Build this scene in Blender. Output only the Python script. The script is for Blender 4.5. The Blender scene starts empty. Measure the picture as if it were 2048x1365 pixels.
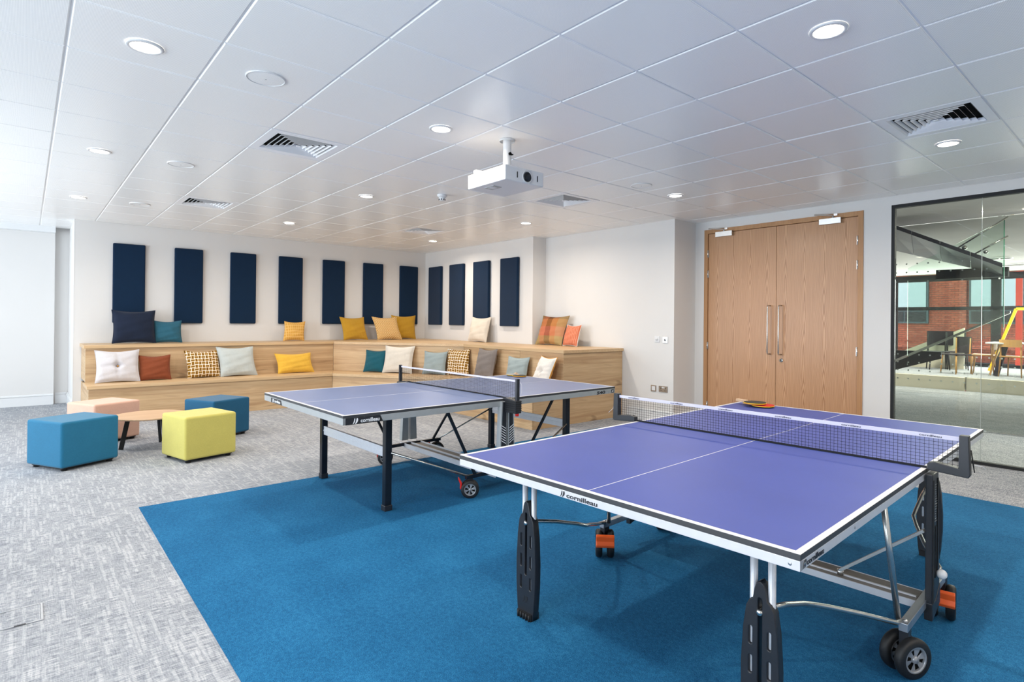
import bpy, bmesh, math, random
from mathutils import Vector, Matrix
PI = math.pi
SC = bpy.context.scene
COL = SC.collection
random.seed(4)

# ---------------------------------------------------------------- camera, world, light, exposure
FPX, CX, CY, YAW, PITCH, ROLL, EYE = 1143.23, 1057.776, 640.187, -0.8498, 0.0028, 0.0095, 1.3796
fw = Vector((math.sin(YAW)*math.cos(PITCH), math.cos(YAW)*math.cos(PITCH), math.sin(PITCH)))
rt = Vector((math.cos(YAW), -math.sin(YAW), 0)); up = rt.cross(fw)
r2 = rt*math.cos(ROLL) + up*math.sin(ROLL); u2 = -rt*math.sin(ROLL) + up*math.cos(ROLL)
cam = bpy.data.objects.new('camera', bpy.data.cameras.new('camera')); COL.objects.link(cam)
m = Matrix((r2, u2, -fw)).transposed().to_4x4(); m.translation = Vector((0, 0, EYE))
cam.matrix_world = m
cam.data.sensor_width = 36; cam.data.lens = FPX/2048*36
cam.data.shift_x = (1024-CX)/2048; cam.data.shift_y = (CY-682.5)/2048
cam.data.clip_start = 0.05; cam.data.clip_end = 200
SC.camera = cam
SC.view_settings.view_transform = 'Standard'; SC.view_settings.look = 'None'
SC.view_settings.gamma = 1; SC.view_settings.use_curve_mapping = False
SC.view_settings.exposure = 0.12
world = bpy.data.worlds.new('overcast sky'); SC.world = world; world.use_nodes = True
wb = world.node_tree.nodes['Background']; wb.inputs[0].default_value = (0.93, 0.97, 1.0, 1); wb.inputs[1].default_value = 2.2

def area(name, loc, rot, sx, sy, power, col, shape='RECTANGLE', spread=PI):
    l = bpy.data.lights.new(name, 'AREA'); l.shape = shape; l.size = sx
    if shape == 'RECTANGLE': l.size_y = sy
    l.energy = power; l.color = col; l.spread = spread
    o = bpy.data.objects.new(name, l); COL.objects.link(o); o.location = loc; o.rotation_euler = rot
    return o
# daylight falling through the windows of the window wall (y = -3.0)
WINX = (-10.6, -8.4, -6.2, -1.2)
for i, wx in enumerate(WINX):
    area('window_daylight', (wx, -3.35, 1.5), (math.radians(112), 0, 0), 2.0, 2.1, (46, 88, 120, 165)[i], (0.77, 0.89, 1.0))
LAMP_W = 21.5
LAMP_COL = (1.0, 0.885, 0.75)

# ---------------------------------------------------------------- materials
def s2l(c):
    return tuple((x/255/12.92 if x/255 <= .04045 else ((x/255+.055)/1.055)**2.4) for x in c[:3])+(1,)
class NT:
    def __init__(s, name):
        s.m = bpy.data.materials.new(name); s.m.use_nodes = True; s.t = s.m.node_tree
        s.b = s.t.nodes['Principled BSDF']; s.out = s.t.nodes['Material Output']
    def n(s, typ, **kw):
        nd = s.t.nodes.new(typ)
        for k, v in kw.items():
            if k in nd.inputs.keys() if isinstance(k, str) else False: s.set(nd, k, v)
            else: setattr(nd, k, v)
        return nd
    def set(s, nd, k, v):
        if hasattr(v, 'is_output') or isinstance(v, bpy.types.NodeSocket): s.t.links.new(v, nd.inputs[k])
        else: nd.inputs[k].default_value = v
    def coord(s, scale=(1, 1, 1), kind='Object', rot=(0, 0, 0)):
        tc = s.t.nodes.new('ShaderNodeTexCoord'); mp = s.t.nodes.new('ShaderNodeMapping')
        s.t.links.new(tc.outputs[kind], mp.inputs[0]); mp.inputs['Scale'].default_value = scale; mp.inputs['Rotation'].default_value = rot
        return mp.outputs[0]
    def noise(s, vec, scale=5, detail=3, rough=.5, dist=0):
        nd = s.t.nodes.new('ShaderNodeTexNoise'); s.t.links.new(vec, nd.inputs['Vector'])
        nd.inputs['Scale'].default_value = scale; nd.inputs['Detail'].default_value = detail
        nd.inputs['Roughness'].default_value = rough; nd.inputs['Distortion'].default_value = dist
        return nd.outputs[0]
    def ramp(s, fac, stops):
        nd = s.t.nodes.new('ShaderNodeValToRGB'); s.t.links.new(fac, nd.inputs[0]); e = nd.color_ramp.elements
        while len(e) < len(stops): e.new(.5)
        for el, (p, c) in zip(e, stops): el.position = p; el.color = c
        return nd.outputs[0]
    def mix(s, fac, a, b, mode='MIX'):
        nd = s.t.nodes.new('ShaderNodeMix'); nd.data_type = 'RGBA'; nd.blend_type = mode
        for i, v in ((0, fac), (6, a), (7, b)):
            if isinstance(v, bpy.types.NodeSocket): s.t.links.new(v, nd.inputs[i])
            else: nd.inputs[i].default_value = v
        return nd.outputs[2]
    def math(s, op, a, b=None, c=None):
        nd = s.t.nodes.new('ShaderNodeMath'); nd.operation = op
        for i, v in enumerate((a, b, c)):
            if v is None: continue
            if isinstance(v, bpy.types.NodeSocket): s.t.links.new(v, nd.inputs[i])
            else: nd.inputs[i].default_value = v
        return nd.outputs[0]
    def sep(s, vec):
        nd = s.t.nodes.new('ShaderNodeSeparateXYZ'); s.t.links.new(vec, nd.inputs[0]); return nd.outputs
    def bump(s, h, strength=.2, dist=.01):
        nd = s.t.nodes.new('ShaderNodeBump'); s.t.links.new(h, nd.inputs['Height'])
        nd.inputs['Strength'].default_value = strength; nd.inputs['Distance'].default_value = dist
        s.t.links.new(nd.outputs[0], s.b.inputs['Normal'])
    def col(s, c):
        if isinstance(c, bpy.types.NodeSocket): s.t.links.new(c, s.b.inputs['Base Color'])
        else: s.b.inputs['Base Color'].default_value = c
    def fin(s, rough=.5, metal=0, spec=.5):
        s.b.inputs['Roughness'].default_value = rough; s.b.inputs['Metallic'].default_value = metal
        s.b.inputs['Specular IOR Level'].default_value = spec
        return s.m

def plain(name, rgb, rough=.5, metal=0, spec=.5, var=.04, sc=8, bump=0, bs=200):
    n = NT(name); c = s2l(rgb); v = n.noise(n.coord(), sc, 3)
    n.col(n.ramp(v, [(.3, tuple(x*(1-var) for x in c[:3])+(1,)), (.7, tuple(min(1, x*(1+var)) for x in c[:3])+(1,))]))
    if bump: n.bump(n.noise(n.coord(), bs, 2), bump, .002)
    return n.fin(rough, metal, spec)
def fabric(name, rgb, rough=.92, weave=420, var=.1, bump=.35, rib=None):
    n = NT(name); c = s2l(rgb); co = n.coord()
    a = n.noise(co, 9, 3); b = n.noise(n.coord((1, 1, .12)), weave, 2); d = n.noise(n.coord((.12, .12, 1)), weave, 2)
    w = n.math('ADD', b, d); f = n.math('MULTIPLY_ADD', w, .35, n.math('MULTIPLY', a, .3))
    n.col(n.ramp(f, [(.25, tuple(x*(1-var*2) for x in c[:3])+(1,)), (.75, tuple(min(1, x*(1+var*1.5)) for x in c[:3])+(1,))]))
    if rib:
        x = n.sep(co)[0]; r = n.math('SINE', n.math('MULTIPLY', x, rib)); w = n.math('ADD', w, n.math('MULTIPLY', r, 1.5))
    n.bump(w, bump, .002); n.b.inputs['Sheen Weight'].default_value = .15
    return n.fin(rough, 0, .2)
def oak(name, light, dark, axis, knots=True, rough=.5, seed=0):
    """light oak: grain stretched along axis ('x','y','z' or 'xy' for upright faces with level grain)"""
    n = NT(name)
    sc = {'x': (.35, 7, 7), 'y': (7, .35, 7), 'z': (9, 9, .45), 'xy': (.45, .45, 8)}[axis]
    sf = {'x': (2, 120, 120), 'y': (120, 2, 120), 'z': (120, 120, 2.2), 'xy': (2, 2, 120)}[axis]
    tc = n.coord(sc); g = n.noise(tc, 1.6, 5, .6, 1.1); f = n.noise(n.coord(sf), 1, 3)
    L, D = s2l(light), s2l(dark)
    base = n.ramp(g, [(.28, D), (.5, tuple(.5*(a+b) for a, b in zip(L, D))), (.72, L)])
    wide = n.noise(n.coord({'x': (.4, 2.4, 2.4), 'y': (2.4, .4, 2.4), 'z': (2.2, 2.2, .3), 'xy': (.35, .35, 3.2)}[axis]), 1, 2)
    base = n.mix(n.math('MULTIPLY', wide, .5), base, tuple(x*.86 for x in L[:3])+(1,))
    c = n.mix(.16, base, n.ramp(f, [(.35, (.25, .17, .1, 1)), (.6, (1, 1, 1, 1))]), 'MULTIPLY')
    if knots:
        kn = n.noise(n.coord({'x': (1.2, 8, 8), 'y': (8, 1.2, 8), 'z': (8, 8, 1.2), 'xy': (1.3, 1.3, 8)}[axis]), 1.1, 2, .5, .6)
        c = n.mix(n.ramp(kn, [(.70, (0, 0, 0, 1)), (.78, (.75, .75, .75, 1))]), c, tuple(x*.42 for x in D[:3])+(1,))
    n.col(c); n.bump(f, .08, .002)
    return n.fin(rough, 0, .4)
def door_oak(name, off):
    """crown-cut veneer: repeated vertical leaves with cathedral figure"""
    n = NT(name); co = n.coord(); x, y, z = n.sep(co)
    W = .232
    t = n.math('DIVIDE', n.math('ADD', x, off), W); fr = n.math('SUBTRACT', n.math('PINGPONG', t, .5), .0)
    wob = n.noise(n.coord((3, 3, .8)), 1.5, 3)
    r = n.math('MULTIPLY_ADD', fr, fr, 0.0)
    h = n.math('ADD', n.math('MULTIPLY', n.math('POWER', fr, 1.5), 8.0), n.math('MULTIPLY', z, .9))
    h = n.math('ADD', h, n.math('MULTIPLY', wob, 1.3))
    ring = n.math('SINE', n.math('MULTIPLY', h, 26.0))
    fine = n.noise(n.coord((160, 160, 3)), 1, 3)
    base = n.ramp(n.math('MULTIPLY_ADD', ring, .5, .5), [(.0, s2l((146, 98, 58))), (.35, s2l((186, 138, 96))), (1, s2l((204, 160, 120)))])
    base = n.mix(.25, base, s2l((194, 148, 108)))
    leaf = n.noise(n.coord((2.1, 2.1, .15)), 1, 1)
    base = n.mix(n.math('MULTIPLY', leaf, .35), base, s2l((176, 126, 84)))
    n.col(n.mix(.2, base, n.ramp(fine, [(.35, (.4, .27, .17, 1)), (.6, (1, 1, 1, 1))]), 'MULTIPLY'))
    return n.fin(.34, 0, .5)
M = {}
M['wall'] = plain('wall_paint', (216, 214, 212), .75, 0, .3, .01, 2, .02, 300)
M['trim'] = plain('white_gloss_paint', (222, 223, 224), .4, 0, .4, .01)
M['white'] = plain('white_plastic', (216, 216, 217), .35, 0, .5, .01)
M['white_metal'] = plain('white_coated_metal', (206, 208, 214), .32, .25, .5, .03, 30)
M['silver'] = plain('brushed_aluminium', (176, 180, 186), .38, .85, .5, .05, 20)
M['grey_metal'] = plain('grey_coated_steel', (168, 172, 174), .42, .35, .5, .04, 16)
M['beam_top'] = plain('dull_galvanised_top', (140, 134, 128), .55, .45, .5, .06, 30)
M['tube'] = plain('bright_zinc_tube', (186, 188, 186), .25, .9, .5, .05, 30)
M['chrome'] = plain('satin_chrome', (205, 203, 200), .22, .95, .5, .03)
M['black'] = plain('black_plastic', (30, 32, 38), .42, 0, .5, .1, 20)
M['black_matt'] = plain('matt_black', (24, 25, 27), .6, 0, .4, .1, 20)
M['black_metal'] = plain('black_coated_steel', (26, 30, 38), .28, .3, .5, .1, 20)
M['rubber'] = plain('black_rubber', (18, 18, 20), .55, 0, .5, .1, 30)
M['hub'] = plain('grey_hub_plastic', (150, 152, 156), .35, .4, .5, .05)
M['orange'] = plain('orange_plastic', (232, 92, 28), .4, 0, .5, .04)
M['red'] = plain('red_plastic', (214, 34, 26), .4, 0, .5, .04)
M['dark'] = plain('dark_void', (14, 14, 14), .9, 0, .1, .05)
M['edge_dark'] = plain('dark_table_edge', (52, 54, 58), .5, 0, .5, .06)
M['line'] = plain('white_line_paint', (214, 214, 216), .5, 0, .4, .01)
M['ink'] = plain('dark_print', (40, 42, 48), .5, 0, .4, .01)
M['ink_white'] = plain('white_print', (232, 234, 238), .5, 0, .4, .01)
M['tape'] = plain('net_tape', (204, 202, 220), .7, 0, .3, .02)
M['cord'] = plain('black_cord', (22, 23, 28), .7, 0, .3, .05)
M['string'] = plain('white_string', (235, 235, 238), .8, 0, .3, .02)
M['bench'] = oak('pale_oak_boards', (216, 186, 146), (166, 130, 92), 'xy')
M['tread_y'] = oak('pale_oak_tread', (214, 184, 144), (192, 158, 116), 'y', False, .42)
M['tread_x'] = oak('pale_oak_tread_two', (214, 184, 144), (192, 158, 116), 'x', False, .42)
M['door_oak'] = door_oak('oak_door_veneer', 0.03)
M['frame_oak'] = oak('oak_door_frame', (190, 144, 100), (168, 120, 78), 'z', False, .4)
M['coffee'] = oak('pale_table_oak', (216, 184, 152), (196, 160, 124), 'y', False, .4)
M['wood_chair'] = oak('chair_beech', (206, 160, 96), (176, 128, 70), 'z', False, .45)
M['acoustic'] = fabric('navy_acoustic_felt', (8, 36, 62), .95, 500, .08, .2)
M['stucco'] = plain('pale_panel', (214, 208, 190), .7, 0, .3, .02)
M['yellow_paint'] = plain('yellow_paint', (240, 196, 20), .4, 0, .5, .03)

def ttop(name, rgb, rough):
    n = NT(name); c = s2l(rgb); a = n.noise(n.coord((1, 1, 1)), 3, 4); b = n.noise(n.coord((1, 5, 1), rot=(0, 0, .7)), 9, 6, .75)
    base = n.ramp(a, [(.3, tuple(x*.95 for x in c[:3])+(1,)), (.7, tuple(min(1, x*1.05) for x in c[:3])+(1,))])
    n.col(n.mix(n.ramp(b, [(.66, (0, 0, 0, 1)), (.82, (.28, .28, .28, 1))]), base, tuple(min(1, x*1.5+.02) for x in c[:3])+(1,)))
    n.bump(n.noise(n.coord(), 900, 1), .04, .001)
    return n.fin(rough, 0, .5)
M['top_near'] = ttop('violet_blue_playing_surface', (62, 78, 152), .5)
M['top_far'] = ttop('grey_blue_playing_surface', (104, 122, 164), .36)

def ceiling_mat():
    n = NT('perforated_white_metal'); co = n.coord(); x, y, z = n.sep(co)
    k = 2*PI/.0075
    a = n.math('SINE', n.math('MULTIPLY', n.math('ADD', x, y), k*.7071)); b = n.math('SINE', n.math('MULTIPLY', n.math('SUBTRACT', x, y), k*.7071))
    d = n.math('MULTIPLY', a, b)
    n.col(n.mix(n.ramp(d, [(.35, (0, 0, 0, 1)), (.6, (1, 1, 1, 1))]), s2l((250, 249, 247)), s2l((208, 208, 209))))
    return n.fin(.3, 0, .5)
M['tile'] = ceiling_mat()
M['grid'] = plain('white_ceiling_grid', (238, 238, 240), .4, 0, .4, .01)

def carpet_grey():
    n = NT('woven_grey_carpet'); co = n.coord(); x, y, z = n.sep(co)
    # light dashes laid both ways over a finely streaked ground
    def dash(u, v, wu, lv, thr, seed):
        cu_ = n.math('FLOOR', n.math('DIVIDE', u, wu)); w1 = n.t.nodes.new('ShaderNodeTexWhiteNoise'); w1.noise_dimensions = '1D'
        n.t.links.new(n.math('ADD', cu_, seed), w1.inputs['W'])
        cv = n.math('FLOOR', n.math('ADD', n.math('DIVIDE', v, lv), n.math('MULTIPLY', w1.outputs[0], 7.0)))
        w2 = n.t.nodes.new('ShaderNodeTexWhiteNoise'); w2.noise_dimensions = '2D'; cb = n.t.nodes.new('ShaderNodeCombineXYZ')
        n.t.links.new(cu_, cb.inputs[0]); n.t.links.new(cv, cb.inputs[1]); n.t.links.new(cb.outputs[0], w2.inputs[0])
        on = n.ramp(w2.outputs[0], [(thr, (0, 0, 0, 1)), (min(1, thr+.3), (1, 1, 1, 1))])
        edge = n.math('PINGPONG', n.math('DIVIDE', u, wu), .5)
        return n.math('MULTIPLY', on, n.ramp(edge, [(.05, (0, 0, 0, 1)), (.28, (1, 1, 1, 1))]))
    wob = n.noise(n.coord(), 14, 2)
    xx = n.math('ADD', x, n.math('MULTIPLY', wob, .012)); yy = n.math('ADD', y, n.math('MULTIPLY', wob, .012))
    d1 = dash(yy, xx, .020, .12, .52, 3.0); d2 = dash(xx, yy, .017, .13, .62, 11.0)
    fx = n.noise(n.coord((190, 16, 1)), 1, 3, .65); fy = n.noise(n.coord((22, 200, 1)), 1, 2)
    mot = n.noise(n.coord((1, 1, 1)), 3, 4)
    f = n.math('ADD', n.math('MULTIPLY', fx, .62), n.math('MULTIPLY', fy, .22))
    f = n.math('ADD', f, n.math('MULTIPLY', n.math('MAXIMUM', d1, n.math('MULTIPLY', d2, .7)), .075))
    f = n.math('ADD', f, n.math('MULTIPLY', n.math('SUBTRACT', mot, .5), .10))
    n.col(n.ramp(f, [(.28, s2l((98, 104, 113))), (.43, s2l((150, 154, 160))), (.57, s2l((188, 189, 192)))]))
    n.bump(n.math('ADD', f, n.noise(co, 260, 2)), .5, .004)
    return n.fin(.95, 0, .15)
M['carpet'] = carpet_grey()
def carpet_blue():
    n = NT('blue_cut_pile_carpet'); co = n.coord(); a = n.noise(co, 2.2, 3); b = n.noise(co, 230, 2); c = n.noise(co, 60, 3)
    f = n.math('ADD', n.math('MULTIPLY', b, .55), n.math('ADD', n.math('MULTIPLY', c, .25), n.math('MULTIPLY', a, .2)))
    n.col(n.ramp(f, [(.33, s2l((16, 68, 106))), (.5, s2l((28, 96, 140))), (.67, s2l((50, 124, 168)))]))
    n.bump(n.math('ADD', b, c), .6, .004)
    return n.fin(.95, 0, .15)
M['carpet_blue'] = carpet_blue()
def glass_mat(name, tint, refl=1.0):
    n = NT(name); t = n.t; t.nodes.remove(n.b)
    tr = t.nodes.new('ShaderNodeBsdfTransparent'); tr.inputs[0].default_value = tint
    gl = t.nodes.new('ShaderNodeBsdfGlossy'); gl.inputs['Roughness'].default_value = .01
    fr = t.nodes.new('ShaderNodeFresnel'); fr.inputs[0].default_value = 1.5
    mt = t.nodes.new('ShaderNodeMath'); mt.operation = 'MULTIPLY'; mt.inputs[1].default_value = refl
    mx = t.nodes.new('ShaderNodeMixShader'); t.links.new(fr.outputs[0], mt.inputs[0]); t.links.new(mt.outputs[0], mx.inputs[0])
    t.links.new(tr.outputs[0], mx.inputs[1]); t.links.new(gl.outputs[0], mx.inputs[2]); t.links.new(mx.outputs[0], n.out.inputs[0])
    return n.m
M['glass'] = glass_mat('clear_glass', (.95, .97, .94, 1), .8)
M['glass_green'] = glass_mat('green_edge_glass', (.90, .97, .93, 1), .8)
M['glass_edge'] = plain('green_glass_edge', (60, 140, 112), .2, 0, .5, .05)
M['frost'] = plain('frosted_joint', (170, 178, 174), .3, 0, .5, .02)
def emis(name, rgb, st):
    n = NT(name); n.col((.8, .8, .8, 1)); n.b.inputs['Emission Color'].default_value = rgb; n.b.inputs['Emission Strength'].default_value = st
    return n.fin(.4)
M['lamp'] = emis('lit_diffuser', (1, .93, .82, 1), 12)
M['linlamp'] = emis('lit_linear_diffuser', (1, .95, .86, 1), 4)
def brick_mat():
    n = NT('red_brick_courses'); co = n.coord((1, 1, 1)); x, y, z = n.sep(co)
    cb = n.t.nodes.new('ShaderNodeCombineXYZ'); n.t.links.new(x, cb.inputs[0]); n.t.links.new(z, cb.inputs[1])
    br = n.t.nodes.new('ShaderNodeTexBrick'); n.t.links.new(cb.outputs[0], br.inputs[0])
    br.inputs['Scale'].default_value = 1; br.inputs['Brick Width'].default_value = .225; br.inputs['Row Height'].default_value = .085
    br.inputs['Mortar Size'].default_value = .008
    br.inputs['Color1'].default_value = s2l((178, 98, 76)); br.inputs['Color2'].default_value = s2l((156, 80, 62)); br.inputs['Mortar'].default_value = s2l((96, 66, 58))
    n.col(br.outputs[0]); return n.fin(.9)
M['brick'] = brick_mat()
def check_mat():
    n = NT('basket_weave_check'); co = n.coord(); x, y, z = n.sep(co); S = .046
    cx = n.math('FLOOR', n.math('DIVIDE', x, S)); cz = n.math('FLOOR', n.math('DIVIDE', z, S))
    par = n.math('MODULO', n.math('ABSOLUTE', n.math('ADD', cx, cz)), 2.0)
    px = n.math('PINGPONG', n.math('DIVIDE', x, S*.5), 1.0); pz = n.math('PINGPONG', n.math('DIVIDE', z, S*.5), 1.0)
    a = n.ramp(px, [(.26, s2l((232, 226, 214))), (.32, s2l((168, 124, 40))), (.84, s2l((140, 98, 30))), (.90, s2l((70, 52, 36)))])
    b = n.ramp(pz, [(.26, s2l((232, 226, 214))), (.32, s2l((182, 138, 52))), (.84, s2l((150, 108, 38))), (.90, s2l((84, 64, 44)))])
    n.col(n.mix(par, a, b)); n.bump(n.noise(co, 250, 2), .4, .003); return n.fin(.95, 0, .2)
def dots_mat():
    n = NT('mustard_dotted_weave'); co = n.coord(); x, y, z = n.sep(co)
    a = n.math('SINE', n.math('MULTIPLY', x, 2*PI/.036)); b = n.math('SINE', n.math('MULTIPLY', z, 2*PI/.030))
    n.col(n.ramp(n.math('MULTIPLY', a, b), [(.1, s2l((190, 142, 70))), (.3, s2l((236, 212, 168)))])); n.bump(n.noise(co, 300, 2), .4, .003)
    return n.fin(.95, 0, .2)
def grid_mat():
    n = NT('ochre_faint_check'); co = n.coord(); x, y, z = n.sep(co)
    a = n.math('SINE', n.math('MULTIPLY', x, 2*PI/.035)); b = n.math('SINE', n.math('MULTIPLY', z, 2*PI/.05))
    n.col(n.ramp(n.math('MAXIMUM', a, b), [(.6, s2l((212, 160, 76))), (.97, s2l((230, 188, 118)))])); n.bump(n.noise(co, 300, 2), .4, .003)
    return n.fin(.95, 0, .2)
def plaid_mat():
    n = NT('autumn_plaid'); co = n.coord(); x, y, z = n.sep(co)
    def band(v, lo, w, stops):
        f = n.math('DIVIDE', n.math('ADD', v, lo), w); nd = n.t.nodes.new('ShaderNodeValToRGB'); nd.color_ramp.interpolation = 'CONSTANT'
        n.t.links.new(f, nd.inputs[0]); e = nd.color_ramp.elements
        while len(e) < len(stops): e.new(.5)
        for el, (p, c) in zip(e, stops): el.position = p; el.color = s2l(c)
        return nd.outputs[0]
    a = band(x, .29, .58, [(0, (156, 132, 88)), (.18, (176, 104, 76)), (.38, (84, 42, 28)), (.58, (178, 118, 74)), (.78, (164, 144, 104))])
    b = band(z, 0, .56, [(0, (176, 148, 98)), (.25, (196, 116, 90)), (.52, (168, 112, 60)), (.76, (112, 78, 46)), (.9, (176, 152, 108))])
    n.col(n.mix(.5, a, b)); n.bump(n.noise(co, 300, 2), .4, .003); return n.fin(.95, 0, .2)
def stripe_mat():
    n = NT('orange_stripe'); co = n.coord(); x, y, z = n.sep(co)
    a = n.math('SINE', n.math('MULTIPLY', x, 2*PI/.028))
    n.col(n.ramp(a, [(.6, s2l((198, 112, 82))), (.9, s2l((222, 156, 130)))])); n.bump(n.noise(co, 300, 2), .4, .003); return n.fin(.95, 0, .2)
M['check'] = check_mat(); M['dots'] = dots_mat(); M['faint'] = grid_mat(); M['plaid'] = plaid_mat(); M['stripe'] = stripe_mat()
for k, c in dict(navy=(24, 34, 54), teal_up=(44, 94, 114), grey_tuft=(196, 193, 196), rust=(126, 64, 38), pale=(180, 186, 184), yellow=(218, 172, 64),
                 mustard=(186, 142, 44), teal=(24, 84, 98), cream=(208, 200, 188), pale_blue=(144, 156, 157), taupe=(116, 108, 104), beige=(212, 202, 188),
                 offwhite=(216, 211, 205), ochre=(214, 150, 58), cube_blue=(34, 106, 140), cube_yellow=(196, 186, 100), cube_pink=(214, 172, 152), cube_navy=(24, 84, 118)).items():
    M[k] = fabric('fabric_'+k, c, .92, 380, .07, .3, 2*PI/.012 if k == 'teal' else None)

# ---------------------------------------------------------------- mesh helpers
class MB:
    def __init__(s): s.v = []; s.f = []; s.mi = []; s.sm = []
    def add(s, vs, fs, mi=0, smooth=False):
        o = len(s.v); s.v += [tuple(v) for v in vs]; s.f += [tuple(i+o for i in f) for f in fs]
        s.mi += [mi]*len(fs); s.sm += [smooth]*len(fs); return s
    def box(s, x0, x1, y0, y1, z0, z1, mi=0):
        vs = [(x, y, z) for z in (z0, z1) for y in (y0, y1) for x in (x0, x1)]
        return s.add(vs, [(0, 2, 3, 1), (4, 5, 7, 6), (0, 1, 5, 4), (2, 6, 7, 3), (0, 4, 6, 2), (1, 3, 7, 5)], mi)
    def bar(s, p, q, w, h, upv=(0, 0, 1), mi=0):
        p, q = Vector(p), Vector(q); d = (q-p).normalized(); u = Vector(upv); a = d.cross(u).normalized(); b = a.cross(d)
        vs = [c + a*sx*w/2 + b*sz*h/2 for c in (p, q) for sx, sz in ((-1, -1), (1, -1), (1, 1), (-1, 1))]
        return s.add(vs, [(3, 2, 1, 0), (4, 5, 6, 7), (0, 1, 5, 4), (1, 2, 6, 5), (2, 3, 7, 6), (3, 0, 4, 7)], mi)
    def tube(s, pts, r, n=10, mi=0):
        pts = [Vector(p) for p in pts]; rings = []; prev = None
        for i, p in enumerate(pts):
            d = (pts[min(i+1, len(pts)-1)]-pts[max(i-1, 0)]).normalized()
            if prev is None: a = d.orthogonal().normalized()
            else: a = (prev-d*prev.dot(d)).normalized()
            prev = a; b = d.cross(a)
            rr = r[i] if isinstance(r, (list, tuple)) else r
            rings.append([p + a*rr*math.cos(2*PI*k/n) + b*rr*math.sin(2*PI*k/n) for k in range(n)])
        vs = [v for R in rings for v in R]; fs = []
        for i in range(len(pts)-1):
            for k in range(n): fs.append((i*n+k, i*n+(k+1) % n, (i+1)*n+(k+1) % n, (i+1)*n+k))
        s.add(vs, fs, mi, True); o = len(s.v)-len(vs)
        s.f += [tuple(o+k for k in reversed(range(n))), tuple(o+(len(pts)-1)*n+k for k in range(n))]; s.mi += [mi]*2; s.sm += [False]*2
        return s
    def lathe(s, prof, c, axis='z', n=28, mi=0, smooth=True):
        """prof: (radius, height) pairs; closed ends when the radius is 0"""
        vs = []; fs = []
        for r, h in prof:
            for k in range(n):
                a = 2*PI*k/n; x, y = r*math.cos(a), r*math.sin(a)
                vs.append({'z': (c[0]+x, c[1]+y, c[2]+h), 'y': (c[0]+y, c[1]+h, c[2]+x), 'x': (c[0]+h, c[1]+x, c[2]+y)}[axis])
        for i in range(len(prof)-1):
            for k in range(n): fs.append((i*n+k, i*n+(k+1) % n, (i+1)*n+(k+1) % n, (i+1)*n+k))
        return s.add(vs, fs, mi, smooth)
    def prism(s, poly, h0, h1, plane='xy', mi=0):
        """poly extruded from h0 to h1; plane names the two axes of poly"""
        n = len(poly)
        def P(a, b, h): return {'xy': (a, b, h), 'xz': (a, h, b), 'yz': (h, a, b)}[plane]
        vs = [P(a, b, h0) for a, b in poly]+[P(a, b, h1) for a, b in poly]
        fs = [tuple(reversed(range(n))), tuple(range(n, 2*n))]+[(i, (i+1) % n, n+(i+1) % n, n+i) for i in range(n)]
        return s.add(vs, fs, mi)
    def mesh(s, name, mats):
        me = bpy.data.meshes.new(name); me.from_pydata(s.v, [], s.f)
        for mt in (mats if isinstance(mats, (list, tuple)) else [mats]): me.materials.append(M[mt] if isinstance(mt, str) else mt)
        me.polygons.foreach_set('material_index', s.mi); me.polygons.foreach_set('use_smooth', s.sm)
        bm = bmesh.new(); bm.from_mesh(me); bmesh.ops.recalc_face_normals(bm, faces=bm.faces); bm.to_mesh(me); bm.free(); me.update()
        return me
    def build(s, name, mats, parent=None, bevel=0, loc=None, seg=2):
        o = bpy.data.objects.new(name, s.mesh(name, mats)); COL.objects.link(o)
        if parent: o.parent = parent
        if loc: o.location = loc
        if bevel:
            md = o.modifiers.new('bevel', 'BEVEL'); md.width = bevel; md.segments = seg; md.limit_method = 'ANGLE'; md.angle_limit = math.radians(35); md.use_clamp_overlap = True
        return o
def tag(o, label=None, cat=None, group=None, kind=None):
    if label: o['label'] = label
    if cat: o['category'] = cat
    if group: o['group'] = group
    if kind: o['kind'] = kind
    return o
def thing(name, label, cat, loc=(0, 0, 0), rz=0, group=None):
    o = bpy.data.objects.new(name, None); COL.objects.link(o); o.location = loc; o.rotation_euler = (0, 0, rz)
    o.empty_display_size = .1
    return tag(o, label, cat, group)
def struct(o): o['kind'] = 'structure'; return o
def copy_tree(o, parent=None):
    c = o.copy(); COL.objects.link(c); c.parent = parent
    for ch in list(o.children): copy_tree(ch, c)
    return c
def text(s, size, mat, parent, name='lettering', loc=(0, 0, 0), rot=(0, 0, 0), width=None, ext=.0004, align='LEFT', bold=0.0, shear=0):
    cu = bpy.data.curves.new('t', 'FONT'); cu.body = s; cu.size = size; cu.extrude = ext; cu.offset = bold; cu.align_x = align; cu.shear = shear
    to = bpy.data.objects.new('t', cu); COL.objects.link(to)
    bpy.context.view_layer.update()
    me = bpy.data.meshes.new_from_object(to.evaluated_get(bpy.context.evaluated_depsgraph_get()))
    bpy.data.objects.remove(to); me.name = name
    if width:
        xs = [v.co.x for v in me.vertices]; k = width/(max(xs)-min(xs)); x0 = min(xs)
        for v in me.vertices: v.co.x = (v.co.x-x0)*k
    me.materials.clear(); me.materials.append(M[mat])
    o = bpy.data.objects.new(name, me); COL.objects.link(o)
    o.parent = parent; o.location = loc; o.rotation_euler = rot
    return o

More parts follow.
